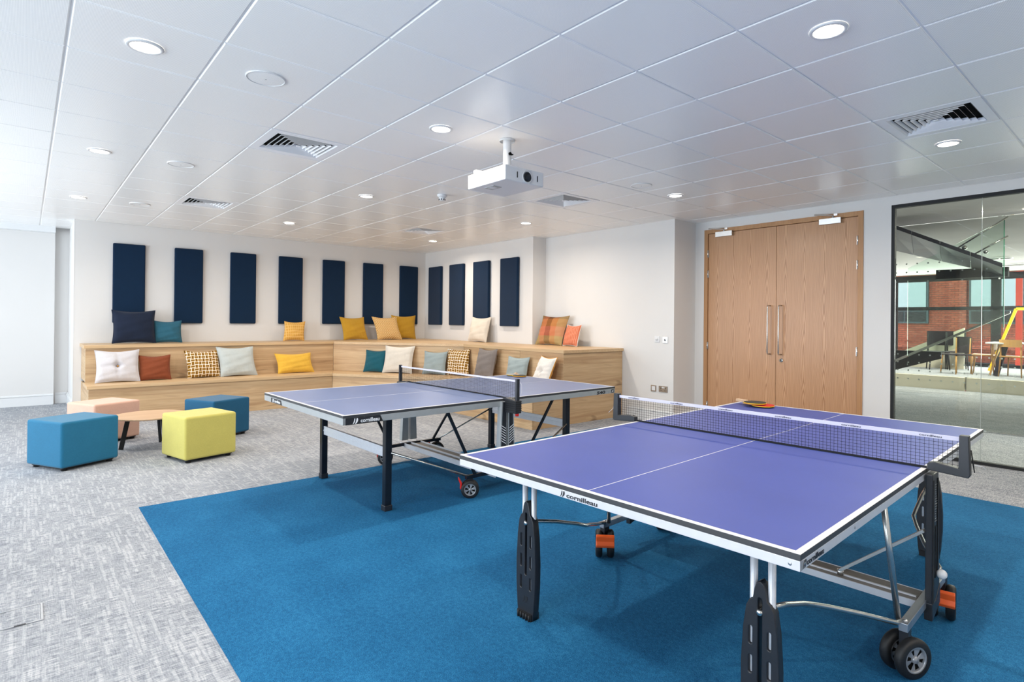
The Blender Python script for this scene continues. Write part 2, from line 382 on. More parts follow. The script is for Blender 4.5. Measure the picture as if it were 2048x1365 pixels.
# ---------------------------------------------------------------- setting
CEIL = 2.79
WA, WB1, WB2, WD = -10.49, 6.30, 6.59, 7.10
XS1, XS2 = -7.08, -4.52
XR = 1.9; YN = -3.0
struct(MB().box(-11.95, XR+.15, YN-.15, 14.85, -.12, 0).build('floor', 'carpet'))
struct(MB().box(WA-.14, WA, .51, WB1+.5, 0, CEIL+.1).build('wall_left', 'wall'))
struct(MB().box(WA, XS1, WB1, WB2+.2, 0, CEIL+.1).build('wall_back', 'wall'))
struct(MB().box(XS1, XS2, WB2, WD+.12, 0, CEIL+.1).build('wall_back_recessed', 'wall'))
DX0, DX1, DT = -4.375, -2.36, 2.672
wd = MB(); wd.box(XS2, DX0, WD, WD+.12, 0, CEIL+.1); wd.box(DX0, DX1, WD, WD+.12, DT, CEIL+.1); wd.box(DX1, -2.085, WD, WD+.12, 0, CEIL+.1)
wd.box(-2.085, XR, WD, WD+.12, 2.69, CEIL+.1); wd.box(1.5, XR, WD, WD+.12, 0, 2.69)
struct(wd.build('wall_door', 'wall'))
struct(MB().box(XR, XR+.15, YN, WD+.12, 0, CEIL+.1).build('wall_right', 'wall'))
# alcove at the far left with its end return and a shallow pilaster
struct(MB().box(-11.95, -11.74, YN, .33, 0, CEIL+.1).box(-11.95, -11.84, .33, .51, 0, CEIL+.1).build('wall_alcove', 'wall'))
struct(MB().box(-11.95, WA-.14, .51, .63, 0, CEIL+.1).box(WA-.14, WA, .505, .511, 0, CEIL).build('wall_alcove_return', 'wall'))
def skirting(name, p, q, nrm):
    b = MB(); p = Vector(p); q = Vector(q); n = Vector(nrm)
    for t, z0, z1 in ((.018, 0, .13), (.012, .13, .145), (.022, .145, .155), (.010, .155, .17)):
        a = [p, q, q+n*t, p+n*t]; b.prism([(v.x, v.y) for v in a], z0, z1)
    return struct(b.build(name, 'trim'))
skirting('baseboard_alcove', (-11.74, YN+.02, 0), (-11.74, .33, 0), (1, 0, 0))
skirting('baseboard_pilaster', (-11.84, .352, 0), (-11.84, .51, 0), (1, 0, 0))
skirting('baseboard_alcove_return', (-11.84, .51, 0), (WA, .51, 0), (0, -1, 0))
skirting('baseboard_recess', (-5.30, WB2, 0), (XS2, WB2, 0), (0, -1, 0))
skirting('baseboard_step', (XS2, WB2, 0), (XS2, WD, 0), (1, 0, 0))
skirting('baseboard_door', (DX1+.01, WD, 0), (-2.1, WD, 0), (0, -1, 0))
struct(MB().box(-11.74, -11.60, YN+.01, .33, 2.70, CEIL+.03).build('trim_1', 'trim'))
# window wall, behind and to the left of the camera
ww = MB(); WZ0, WZ1, WHW = .35, 2.62, 1.02
xs = [-11.95]+[v for wx in WINX for v in (wx-WHW, wx+WHW)]+[XR+.15]
for i in range(0, len(xs), 2): ww.box(xs[i], xs[i+1], YN-.15, YN, 0, CEIL+.1)
for wx in WINX: ww.box(wx-WHW, wx+WHW, YN-.15, YN, 0, WZ0); ww.box(wx-WHW, wx+WHW, YN-.15, YN, WZ1, CEIL+.1)
struct(ww.build('wall_window', 'wall'))
for i, wx in enumerate(WINX):
    f = MB(); a, b = wx-WHW, wx+WHW; y0, y1 = YN-.11, YN-.05
    f.box(a, a+.05, y0, y1, WZ0, WZ1).box(b-.05, b, y0, y1, WZ0, WZ1).box(a+.05, b-.05, y0, y1, WZ0, WZ0+.05).box(a+.05, b-.05, y0, y1, WZ1-.05, WZ1).box(wx-.025, wx+.025, y0, y1, WZ0+.05, WZ1-.05)
    struct(f.build('window_%d' % (i+2), 'trim'))

# ceiling slab + every tile as a piece
ceil = struct(MB().box(-11.95, XR+.15, YN-.15, WD+.12, CEIL+.034, CEIL+.15).build('ceiling', 'grid'))
xl = [-2.018+.6045*k for k in range(7, -5, -1)]
while xl[-1] > -11.7: xl.append(xl[-1]-.626)
xl = sorted(xl); yl = [.141+.6045*k for k in range(-6, 6)]
while yl[-1] < 7.1: yl.append(yl[-1]+.612)
GAP = .0045
def tile_mesh(w, d):
    c = .006; t = .0064; b = MB(); W, D = w/2-GAP, d/2-GAP
    lo = [(-W+c, -D+c, 0), (W-c, -D+c, 0), (W-c, D-c, 0), (-W+c, D-c, 0)]; hi = [(-W, -D, c), (W, -D, c), (W, D, c), (-W, D, c)]; tp = [(x, y, t) for x, y, z in hi]
    b.add(lo+hi+tp, [(3, 2, 1, 0)]+[(i, (i+1) % 4, 4+(i+1) % 4, 4+i) for i in range(4)]+[(4+i, 4+(i+1) % 4, 8+(i+1) % 4, 8+i) for i in range(4)])
    return b.mesh('ceiling_tile', 'tile')
def project(p):
    d = Vector(p)-Vector((0, 0, EYE)); z = d.dot(fw)
    if z < .05: return None
    return CX+FPX*d.dot(r2)/z, CY-FPX*d.dot(u2)/z
VENTS = [(-4.688, 1.624), (-7.807, 1.64), (-4.753, 4.6), (-7.842, 4.625), (-1.129, 4.619)]
def cell(x, y):
    i = max(k for k in range(len(xl)) if xl[k] <= x); j = max(k for k in range(len(yl)) if yl[k] <= y); return i, j
def ccen(i, j): return (xl[i]+xl[i+1])/2, (yl[j]+yl[j+1])/2
ventcells = {cell(*v): v for v in VENTS}
cache = {}; rest = MB()
for i in range(len(xl)-1):
    for j in range(len(yl)-1):
        x0, x1, y0, y1 = xl[i], xl[i+1], yl[j], yl[j+1]
        ymax = WD if x1 > XS2+.05 else (WB2 if x1 > XS1+.05 else WB1)
        xmin = WA if y0 > .45 else -11.74
        y1 = min(y1, ymax); x0 = max(x0, xmin); y0 = max(y0, YN); x1 = min(x1, XR)
        if y1-y0 < .03 or x1-x0 < .03 or (i, j) in ventcells: continue
        cs = [project((x, y, CEIL)) for x in (x0, x1) for y in (y0, y1)]
        vis = any(c and -30 < c[0] < 2078 and -30 < c[1] < 1395 for c in cs)
        w, d = round(x1-x0, 3), round(y1-y0, 3); ctr = ((x0+x1)/2, (y0+y1)/2)
        if vis:
            if (w, d) not in cache: cache[(w, d)] = tile_mesh(w, d)
            o = bpy.data.objects.new('ceiling_tile', cache[(w, d)]); COL.objects.link(o); o.parent = ceil
            o.location = (ctr[0], ctr[1], CEIL+random.uniform(-.0008, .0008))
        else:
            rest.box(ctr[0]-w/2+GAP, ctr[0]+w/2-GAP, ctr[1]-d/2+GAP, ctr[1]+d/2-GAP, CEIL, CEIL+.0064)
o = rest.build('ceiling_tile', 'tile', ceil); o['kind'] = 'stuff'
gb = MB(); TW = .012
for x in xl: 
    if -11.7 < x < XR: gb.box(x-TW, x+TW, YN, WD if x > XS2 else (WB2 if x > XS1 else WB1), CEIL+.0065, CEIL+.0085)
for y in yl:
    if YN < y < WD: gb.box(-11.74 if y < .5 else (WA if y < WB1 else XS2), XR, y-TW, y+TW, CEIL+.0066, CEIL+.0084)
gb.build('ceiling_grid_tee', 'grid', ceil)['kind'] = 'stuff'

# ---------------------------------------------------------------- double doors
dr = bpy.data.objects.new('door_1', None); COL.objects.link(dr); struct(dr); dr.location = (DX0, WD, 0)
LW = DX1-DX0
fr = MB(); J = .055
fr.box(0, J, -.014, .11, 0, DT).box(LW-J, LW, -.014, .11, 0, DT).box(J, LW-J, -.014, .11, DT-J, DT).build('door_frame', 'frame_oak', dr, .002)
mid = -3.36-DX0
for nm, a, b in (('l', J+.004, mid-.002), ('r', mid+.002, LW-J-.004)):
    lf = MB().box(a, b, .004, .048, .008, DT-J-.004).build('door_leaf', 'door_oak', dr, .0015)
    sx = (-3.435-DX0) if nm == 'l' else (-3.293-DX0)
    hx = sx
    MB().tube([(hx, .004, 1.61), (hx, -.05, 1.61), (hx, -.066, 1.60), (hx, -.072, 1.585), (hx, -.072, 1.02), (hx, -.066, 1.0), (hx, -.05, .995), (hx, .004, .995)], .0085, 12).build('pull_handle', 'chrome', lf)
    ex = (J+.001) if nm == 'l' else (LW-J-.001)
    for z in (2.34, 2.06, 1.07, .25):
        MB().lathe([(0, -.052), (.0065, -.052), (.0065, .052), (0, .052)], (ex, -.014, z), 'z', 10).box(ex-.012, ex+.012, -.008, .006, z-.05, z+.05).build('hinge', 'chrome', lf)
    cx0, cx1 = ((-4.19-DX0, -3.945-DX0) if nm == 'l' else (-2.83-DX0, -2.585-DX0))
    cl = MB().box(cx0, cx1, -.048, .004, 2.555, 2.625).build('door_closer', 'chrome', lf, .003)
    ax = cx0+.12 if nm == 'l' else cx0+.15
    MB().lathe([(0, 0), (.013, 0), (.013, .02), (0, .02)], (ax, -.025, 2.625), 'z', 12).bar((ax, -.028, 2.65), (ax-.16, -.15, 2.66), .016, .008).bar((ax-.16, -.15, 2.668), (ax+.03, -.014, 2.672), .014, .006).box(ax+.01, ax+.05, -.03, -.014, 2.648, 2.672).build('closer_arm', 'chrome', cl)
    if nm == 'r':
        MB().lathe([(0, -.009), (.022, -.009), (.025, -.005), (.025, .004)], (-3.288-DX0, .002, .922), 'y', 24).build('lock_escutcheon', 'chrome', lf)
        MB().box(-3.291-DX0, -3.285-DX0, -.010, -.006, .914, .932).lathe([(0, -.0095), (.008, -.0095), (.008, -.006)], (-3.288-DX0, 0, .928), 'y', 12).build('keyhole', 'dark', lf)
MB().box(0, LW, .085, .11, 0, DT-J).build('door_backing', 'dark', dr)

# ---------------------------------------------------------------- interior glazed screen
gz = bpy.data.objects.new('window_1', None); COL.objects.link(gz); struct(gz); gz.location = (-2.085, WD, 0)
GW = 1.5+2.085
MB().box(0, .03, .01, .07, 0, 2.69).box(GW-.03, GW, .01, .07, 0, 2.69).box(.03, GW-.03, .01, .07, 2.655, 2.69).box(.03, GW-.03, .01, .07, 0, .03).build('window_frame', 'black_matt', gz)
jx = [.03, .785, 1.70, 2.62, GW-.03]
for a, b in zip(jx, jx[1:]):
    MB().box(a+.002, b-.002, .034, .044, .03, 2.655).build('glass_pane', 'glass', gz)
for a in jx[1:-1]:
    MB().box(a-.0018, a+.0018, .032, .046, .03, 2.655).build('pane_joint', 'frost', gz)

# ---------------------------------------------------------------- blue carpet and floor box
bc = thing('inset_carpet', 'large bright blue carpet rectangle let into the grey carpet under both tables', 'carpet', (-4.976, .624, 0))
MB().box(0, 6.6, 0, 5.055, .0, .004).build('carpet_pile', 'carpet_blue', bc)
fb = thing('floor_box', 'square carpeted floor box lid with thin metal rim in the grey carpet at lower left', 'floor box', (-3.60, -.06, 0), 0)
MB().box(0, .19, 0, .12, 0, .0025).build('lid', 'carpet', fb)
MB().box(-.006, 0, -.2, .13, 0, .004).box(.19, .197, -.2, .13, 0, .004).box(0, .19, .122, .13, 0, .004).box(0, .19, -.2, -.192, 0, .004).build('rim', 'silver', fb)
MB().box(.19, .199, .03, .07, .003, .005).build('cable_flap', 'black', fb)

# ---------------------------------------------------------------- lamps, speakers, vents, detector, projector
lampset = [(-1.115, 2.871), (-1.187, 5.342), (-3.549, .449), (-3.581, 2.271+.6), (-3.682, 5.375), (-6.03, .45), (-6.106, 2.89), (-6.173, 5.352), (-8.533, .445), (-8.609, 2.88), (-8.722, 5.389), (-1.12, .45), (1.3, .45), (1.3, 2.87), (1.3, 5.34)]
lampset[3] = (-3.581, 2.271)
lab = {0: 'big round downlight at the top right, nearest the camera on that side', 1: 'round downlight between the right air vent and the glazed screen',
       2: 'big round downlight at the top left, nearest the camera', 3: 'round downlight left of the projector in the middle of the ceiling',
       4: 'round downlight in front of the wooden double doors', 5: 'round downlight at the left edge, between the near and the far one',
       6: 'round downlight between the far left vent and the smoke detector', 7: 'small round downlight right of the smoke detector, below the projector',
       8: 'small round downlight nearest the white alcove at far left', 9: 'small round downlight just in front of the wall of seven blue panels',
       10: 'smallest round downlight, in the far corner beside the far air vent'}
def place(x, y, px=None):
    i, j = cell(x, y); cx, cy = ccen(i, j); return (cx if abs(cx-x) < .12 else x), (cy if abs(cy-y) < .12 else y)
first = None
for k, (x, y) in enumerate(lampset):
    if first is None:
        t = thing('downlight', '', 'light', (0, 0, 0), 0, 'round ceiling downlights'); first = t
        MB().lathe([(.085, .0), (.085, -.004), (.080, -.008), (.068, -.009), (.065, -.004), (.065, 0)], (0, 0, 0), 'z', 40).build('trim_ring', 'white', t)
        MB().lathe([(0, -.0055), (.066, -.0055), (.066, -.002)], (0, 0, 0), 'z', 40).build('diffuser', 'lamp', t)
    else: t = copy_tree(first)
    t['label'] = lab.get(k, 'round ceiling downlight behind the camera')
    t.location = (x, y, CEIL-.001)
    area('downlight_glow', (x, y, CEIL-.014), (0, 0, 0), .11, .11, LAMP_W, LAMP_COL, 'DISK', math.radians(165))
first = None
for (x, y), l in zip([(-3.534, 1.039), (-6.033, 1.048), (-8.508, 1.043), (-3.654, 4.733)],
                     ['round flush ceiling speaker nearest the camera', 'round flush ceiling speaker, middle of the three at left', 'round flush ceiling speaker, farthest of the three at left', 'round flush ceiling speaker right of the projector']):
    if first is None:
        t = thing('ceiling_speaker', '', 'speaker', (0, 0, 0), 0, 'round ceiling speakers'); first = t
        MB().lathe([(.108, .001), (.108, -.004), (.104, -.007), (.101, -.007), (.101, -.003)], (0, 0, 0), 'z', 40).build('bezel', 'white', t)
        MB().lathe([(.102, -.004), (.06, -.0065), (0, -.007)], (0, 0, 0), 'z', 40).build('grille', 'tile', t)
        MB().lathe([(.004, -.006), (.004, -.009), (0, -.009)], (0, 0, 0), 'z', 10).build('status_light', 'hub', t)
    else: t = copy_tree(first)
    t['label'] = l; t.location = (x, y, CEIL-.001)
first = None
vl = ['square louvred air vent at left above the middle of the room', 'square louvred air vent, second at left, nearer the blue panels', 'square louvred air vent behind the projector', 'square louvred air vent in the far corner', 'large square louvred air vent at right near the glazed screen']
for k, ((i, j), v) in enumerate(sorted(ventcells.items(), key=lambda kv: VENTS.index(kv[1]))):
    x, y = ccen(i, j)
    if first is None:
        t = thing('air_vent', '', 'air vent', (0, 0, 0), 0, 'four way ceiling air vents'); first = t
        def ring(b, o_, i_, zo, zi, th=.002):
            q = lambda h, z: [(-h, -h, z), (h, -h, z), (h, h, z), (-h, h, z)]
            vs = q(o_, zo)+q(i_, zi)+q(i_, zi+th)+q(o_, zo+th)
            fs = []
            for a, c in ((0, 4), (4, 8), (8, 12), (12, 0)):
                for n_ in range(4): fs.append((a+n_, a+(n_+1) % 4, c+(n_+1) % 4, c+n_))
            b.add(vs, fs)
        b = MB(); ring(b, .2975, .236, 0, 0, .01); b.build('vent_frame', 'grid', t)
        for r_ in range(6):
            b = MB(); ro = .234-r_*.037; ring(b, ro, ro-.013, -.001, .020, .0014); b.build('louvre', 'grid', t)
        MB().box(-.014, .014, -.014, .014, -.001, .003).build('vent_centre', 'grid', t)
        MB().box(-.236, .236, -.236, .236, .0305, .0315).build('vent_throat', 'dark', t)
    else: t = copy_tree(first)
    t['label'] = vl[k]; t.location = (x, y, CEIL)
sd = thing('smoke_detector', 'small white smoke detector on the ceiling left of the projector', 'smoke detector', (-5.45, 3.48, CEIL-.001))
MB().lathe([(.055, 0), (.055, -.018), (.045, -.03), (.030, -.034)], (0, 0, 0), 'z', 28).build('base', 'white', sd)
MB().lathe([(.037, -.032), (.037, -.055), (.030, -.066), (0, -.07)], (0, 0, 0), 'z', 28).build('sensor_head', 'white', sd)
b = MB()
for k in range(8): a = k*PI/4; b.box(.034*math.cos(a)-.005, .034*math.cos(a)+.005, .034*math.sin(a)-.005, .034*math.sin(a)+.005, -.062, -.05)
b.build('sensor_slots', 'dark', sd)
pj = thing('projector', 'white ceiling projector with dark lens hanging from a white pole', 'projector', (-3.475, 2.795, 2.415))
MB().box(-.235, .235, -.19, .19, 0, .112).build('body', 'white', pj, .008)
MB().lathe([(.05, 0), (.05, .006), (.042, .006), (.036, -.004), (.022, -.004)], (.236, .02, .05), 'x', 32).build('lens_ring', 'white', pj)
MB().lathe([(.036, .002), (.036, .008), (.030, .010), (.026, .002), (.0, .004)], (.236, .02, .05), 'x', 32).build('lens', 'black_metal', pj)
for yy in (-.075, .125): MB().box(.2345, .2365, yy-.004, yy+.004, .03, .075).build('sensor_window', 'dark', pj)
for x0, x1, z0, z1 in ((-.16, .0, .02, .1), (.07, .125, .05, .1)):
    b = MB(); n_ = int((x1-x0)/.014)
    for a in range(n_):
        for c in range(int((z1-z0)/.010)): b.box(x0+a*.014, x0+a*.014+.007, -.1915, -.189, z0+c*.010, z0+c*.010+.0045)
    b.build('vent_grille', 'hub', pj)
MB().box(-.1, .02, -.13, -.05, -.003, .002).build('underside_label', 'grey_metal', pj); MB().box(-.07, -.01, -.115, -.07, -.0045, -.002).build('sticker', 'white', pj)
MB().box(-.06, .10, -.09, .09, .135, .145).box(-.035, .075, -.07, -.05, .112, .14).box(-.035, .075, .05, .07, .112, .14).build('mount_plate', 'white', pj)
MB().lathe([(.032, .14), (.032, .374)], (.02, 0, 0), 'z', 24).lathe([(.06, .352), (.06, .366), (.032, .366)], (.02, 0, .008), 'z', 24).build('pole', 'white', pj)
MB().lathe([(0, 0), (.012, 0), (.012, .012), (0, .012)], (.05, .0, .26), 'x', 12).box(.04, .06, .015, .03, .255, .262).build('locking_screw', 'dark', pj)
MB().box(-.2, -.16, -.16, -.1, .112, .15).build('cable_box', 'white', pj)

# ---------------------------------------------------------------- wall accessories
def outlet(name, label, cat, x, z, w, h, kind):
    t = thing(name, label, cat, (x, WB2, z), 0)
    MB().box(-w/2, w/2, -.009, 0, -h/2, h/2).build('face_plate', 'white' if kind == 'w' else 'chrome', t, .002)
    if kind == 'w': MB().lathe([(0, -.024), (.014, -.024), (.017, -.012), (.017, -.009)], (0, 0, 0), 'y', 20).build('dial', 'white', t)
    if kind == 'k': MB().lathe([(0, -.012), (.016, -.012), (.018, -.009)], (0, 0, 0), 'y', 20).build('key_barrel', 'silver', t); MB().box(-.003, .003, -.014, -.011, -.012, .012).build('key_slot', 'dark', t)
    if kind == 's': MB().box(-.028, .028, -.012, -.008, -.03, .03).build('blank_insert', 'white', t, .001)
    if kind == 'd':
        for sx in (-.036, .036):
            MB().box(sx-.004, sx+.004, -.0105, -.008, .002, .016).box(sx-.014, sx-.006, -.0105, -.008, -.022, -.016).box(sx+.006, sx+.014, -.0105, -.008, -.022, -.016).build('pin_holes', 'dark', t)
        for sx in (-.012, .012): MB().box(sx-.008, sx+.008, -.013, -.008, .012, .03).build('rocker', 'white', t, .001)
outlet('dimmer_switch', 'small white dial switch, left of the upper pair on the wall', 'switch', -4.79, 1.15, .085, .085, 'w')
outlet('key_switch', 'small chrome switch plate, right of the upper pair on the wall', 'switch', -4.655, 1.143, .085, .085, 'k')
outlet('data_outlet', 'square chrome outlet with white insert low on the wall', 'outlet', -4.842, .463, .09, .088, 's')
outlet('double_socket', 'double chrome power socket low on the wall', 'socket', -4.68, .465, .148, .086, 'd')

# ---------------------------------------------------------------- acoustic panels
def acoustic(wall, a0, a1, z0, z1, d, label, grp):
    w, h = a1-a0, z1-z0
    t = MB()
    if wall == 'A': t.box(0, d, 0, w, 0, h); loc = (WA, a0, z0)
    else: t.box(0, w, -d, 0, 0, h); loc = (a0, WB1, z0)
    o = t.build('acoustic_panel', 'acoustic', None, .018, loc, 3)
    tag(o, label, 'acoustic panel', grp)
gA = 'blue acoustic panels on the long left wall'; gB = 'blue acoustic panels on the back wall'
for (a, b), l in zip([(.955, 1.36), (1.745, 2.145), (2.548, 2.952), (3.325, 3.74), (4.108, 4.53), (4.902, 5.322), (5.69, 6.105)],
        ['tall navy wall panel at far left, behind the big navy cushion', 'tall navy wall panel second from the left, above the small teal cushion', 'tall navy wall panel third from the left, nothing in front of it', 'tall navy wall panel fourth from the left, above the small ochre cushion', 'tall navy wall panel fifth from the left, above the single mustard cushion', 'tall navy wall panel sixth from the left, behind the dotted mustard cushion', 'tall navy wall panel on the left wall nearest the corner']):
    acoustic('A', a, b, 1.298, 2.49, .05, l, gA)
for (a, b), l in zip([(-10.27, -9.80), (-9.50, -9.02), (-8.70, -8.22), (-7.89, -7.41)],
        ['narrow looking navy wall panel on the back wall nearest the corner', 'navy wall panel second from the corner on the back wall', 'navy wall panel behind the beige cushion on the back wall', 'navy wall panel at the right end of the back wall']):
    acoustic('B', a, b, 1.292, 2.478, .06, l, gB)

# ---------------------------------------------------------------- tiered bench
bn = thing('tiered_bench', 'two step pale oak bench wrapping the far corner of the room', 'bench', (0, 0, 0))
def part(b, name, mat, bev=.002): return b.build(name, mat, bn, bev)
U = 1.0
part(MB().prism([(-9.70, .58), (-9.70, 4.01), (WA, 4.42), (WA, .58)], U-.042, U), 'tread', 'tread_y')
part(MB().prism([(-9.70, 4.012), (-7.70, 5.35), (-7.45, WB1), (WA, WB1), (WA, 4.422)], U-.042, U), 'tread', 'tread_x')
part(MB().prism([(-7.698, 5.35), (-5.385, 5.35), (-5.385, WB2), (XS1, WB2), (XS1, WB1), (-7.448, WB1)], U-.042, U), 'tread', 'tread_x')
part(MB().prism([(-9.13, .58), (-9.13, 3.76), (-9.74, 4.03), (-9.74, .58)], .458, .5), 'tread', 'tread_y')
part(MB().prism([(-9.13, 3.762), (-7.53, 4.80), (-7.72, 5.385), (-9.74, 4.032)], .458, .5), 'tread', 'tread_x')
part(MB().prism([(-7.528, 4.80), (-5.385, 4.80), (-5.385, 5.39), (-7.72, 5.39)], .458, .5), 'tread', 'tread_x')
def riser(p, q, z0, z1, name='riser_panel'):
    p, q = Vector(p+(0,)), Vector(q+(0,)); d = (q-p).normalized(); n_ = Vector((-d.y, d.x, 0)); L_ = (q-p).length
    o = MB().box(0, L_-.003, 0, .02, 0, z1-z0).build(name, 'bench', bn, .001)
    o.location = (p.x, p.y, z0); o.rotation_euler = (0, 0, math.atan2(d.y, d.x)); return o
riser((-9.725, .60), (-9.725, 4.02), .5, U-.042); riser((-9.725, 4.02), (-7.712, 5.373), .5, U-.042); riser((-7.712, 5.373), (-6.3, 5.373), .5, U-.042); riser((-6.3, 5.373), (-5.405, 5.373), .5, U-.042)
riser((-9.155, .60), (-9.155, 3.775), 0, .458); riser((-9.155, 3.775), (-7.545, 4.822), 0, .458); riser((-7.545, 4.822), (-5.405, 4.822), 0, .458)
riser((-5.405, 5.375), (-5.405, WB2-.001), .458, U-.042, 'end_panel'); riser((-5.405, 4.842), (-5.405, WB2-.001), 0, .457, 'end_panel')
riser((WA+.001, .6), (-9.74, .6), .5, U-.042, 'end_panel'); riser((WA+.001, .6), (-9.17, .6), 0, .458, 'end_panel')

# ---------------------------------------------------------------- cushions
SHEAR = [0.0]
def cushion_mesh(w, h, t, seed, dent=False, side=0, ncx=22):
    """side 0 both faces, 1 front only, -1 back only"""
    rnd = random.Random(seed); ph = [rnd.uniform(0, 6.28) for _ in range(6)]
    N = ncx; b = MB()
    def P(i, j, s):
        u = -1+2*i/N; v = -1+2*j/N
        x = u*(1-.085*(1-v*v)); z = v*(1-.085*(1-u*u))
        e = max(0, (1-u*u)*(1-v*v))**.42
        d = e*t/2
        d += e*.006*math.sin(5*u+3*v+ph[0])+e*.004*math.sin(11*v-4*u+ph[1])
        rim = (1-e)
        d += .0035*math.sin(24*u+ph[2]+5*v)*e*(1-e)*3+.0035*math.sin(22*v+ph[3]-4*u)*e*(1-e)*3
        if dent:
            rr = math.hypot(u, v); d *= 1-.8*math.exp(-(rr/.16)**2)-.22*math.exp(-(u/.09)**2)*(1-rr*.4)-.22*math.exp(-(v/.09)**2)*(1-rr*.4)
        sag = -.012*math.sin(PI*(u+1)/2)*(v+1)/2
        zz = (z+1)*h/2+sag; return (x*w/2+SHEAR[0]*zz, -s*d, zz)
    for s in ((1, -1) if side == 0 else (side,)):
        vs = [P(i, j, s) for j in range(N+1) for i in range(N+1)]
        fs = []
        for j in range(N):
            for i in range(N):
                a = j*(N+1)+i; q = (a, a+1, a+N+2, a+N+1); fs.append(q if s > 0 else tuple(reversed(q)))
        b.add(vs, fs, 0, True)
    return b
def rim(w, h, seed):
    N = 22; pts = []
    def P(u, v):
        zz = (v*(1-.085*(1-u*u))+1)*h/2-.012*math.sin(PI*(u+1)/2)*(v+1)/2; return (u*(1-.085*(1-v*v))*w/2+SHEAR[0]*zz, 0, zz)
    for i in range(N): pts.append(P(-1+2*i/N, -1))
    for i in range(N): pts.append(P(1, -1+2*i/N))
    for i in range(N): pts.append(P(1-2*i/N, 1))
    for i in range(N): pts.append(P(-1, 1-2*i/N))
    return MB().tube(pts+[pts[0]], .0045, 6)
seedc = [0]
def cushion(label, mat, x, y, z, w, h, rz, lean=14, roll=0, t=.15, dent=None, back=None, name='cushion'):
    seedc[0] += 1; sd_ = seedc[0]
    r = thing(name, label, 'cushion', (x, y, z+.004), 0)
    r.rotation_euler = Matrix.Rotation(rz, 3, 'Z').to_euler()
    rot = Matrix.Rotation(rz, 4, 'Z') @ Matrix.Rotation(-math.radians(lean), 4, 'X')
    r.rotation_euler = rot.to_euler()
    SHEAR[0] = math.tan(math.radians(roll))
    if back:
        cushion_mesh(w, h, t, sd_, bool(dent), 1).build('front_cover', mat, r); o = cushion_mesh(w, h, t, sd_+50, False, -1).build('back_cover', back, r); o['label'] = 'plain back cover in another colour'
    else: cushion_mesh(w, h, t, sd_, bool(dent), 0).build('cover', mat, r)
    rim(w, h, sd_).build('seam', back or mat, r)
    if dent: MB().lathe([(0, -.006), (.008, -.005), (.011, 0), (.008, .004)], (SHEAR[0]*h/2, -t*.5*.2-.004, h/2-.006), 'y', 14).build('button', dent, r)
    return r
RA = PI/2    # faces +x (away from the left wall)
RD = math.atan2(1.34, 2.0)
cushion('large navy velvet cushion at the left end of the upper step', 'navy', -10.18, 1.20, U, .54, .50, RA, 12, 0, .17)
cushion('small teal cushion beside the large navy one on the upper step', 'teal_up', -10.24, 1.63, U, .385, .345, RA, 12, 0, .13)
cushion('grey tufted cushion with a small orange button at the left end of the lower step', 'grey_tuft', -9.50, .94, .5, .50, .45, RA, 17, 0, .15, 'ochre')
cushion('rust orange cushion on the lower step beside the grey tufted one', 'rust', -9.54, 1.375, .5, .385, .36, RA, 16, 0, .12)
cushion('mustard and white basket weave cushion at left on the lower step', 'check', -9.54, 2.0, .5, .45, .41, RA, 15, -5, .13)
cushion('pale grey velvet cushion beside the left basket weave one', 'pale', -9.51, 2.46, .5, .52, .46, RA, 16, -5, .15)
cushion('small ochre cushion standing alone on the upper step', 'faint', -10.27, 3.53, U, .36, .345, RA, 12, 7, .13)
cushion('bright yellow oblong cushion on the lower step', 'yellow', -9.54, 3.33, .5, .58, .33, RA, 16, -6, .13)
cushion('plain mustard cushion standing alone on the upper step', 'mustard', -10.22, 4.66, U, .49, .44, RA+.05, 14, -5, .14)
cushion('mustard cushion with fine white dots in the far corner', 'dots', -10.14, 5.32, U, .50, .455, RA-.1, 15, -10, .14)
cushion('plain mustard cushion tucked behind the dotted one in the far corner', 'mustard', -10.29, 5.70, U, .53, .48, RA-.05, 9, 3, .12)
cushion('dark teal ribbed cushion on the angled part of the lower step', 'teal', -8.94, 4.40, .5, .405, .38, RD+.02, 15, 0, .13)
cushion('large creased cream linen cushion beside the dark teal one', 'cream', -8.56, 4.62, .5, .54, .46, RD, 14, 0, .15)
cushion('pale blue cushion left of the right basket weave one', 'pale_blue', -8.02, 4.99, .5, .415, .38, RD-.05, 13, 0, .13)
cushion('mustard and white basket weave cushion at the right bend of the lower step', 'check', -7.64, 5.20, .5, .45, .43, .30, 14, -8, .13)
cushion('taupe grey cushion leaning on the right part of the lower step', 'taupe', -6.95, 5.19, .5, .48, .47, -.05, 15, -4, .16)
cushion('pale blue cushion between the taupe and the white tufted one', 'pale_blue', -6.23, 5.22, .5, .41, .38, .12, 13, 0, .12)
cushion('off white tufted cushion with an orange back at the right end of the lower step', 'offwhite', -5.68, 5.17, .5, .42, .43, -.22, 20, 5, .13, 'offwhite', 'ochre')
cushion('beige linen cushion leaning on the back wall on the upper step', 'beige', -8.36, 6.10, U, .55, .46, .02, 14, 0, .16)
cushion('large orange and brown plaid cushion at the right end of the upper step', 'plaid', -6.74, 6.34, U, .585, .49, .05, 15, 7, .15)
cushion('small orange striped cushion with a white back beside the plaid one', 'stripe', -6.24, 6.33, U, .36, .345, -.12, 16, 0, .12, None, 'offwhite')

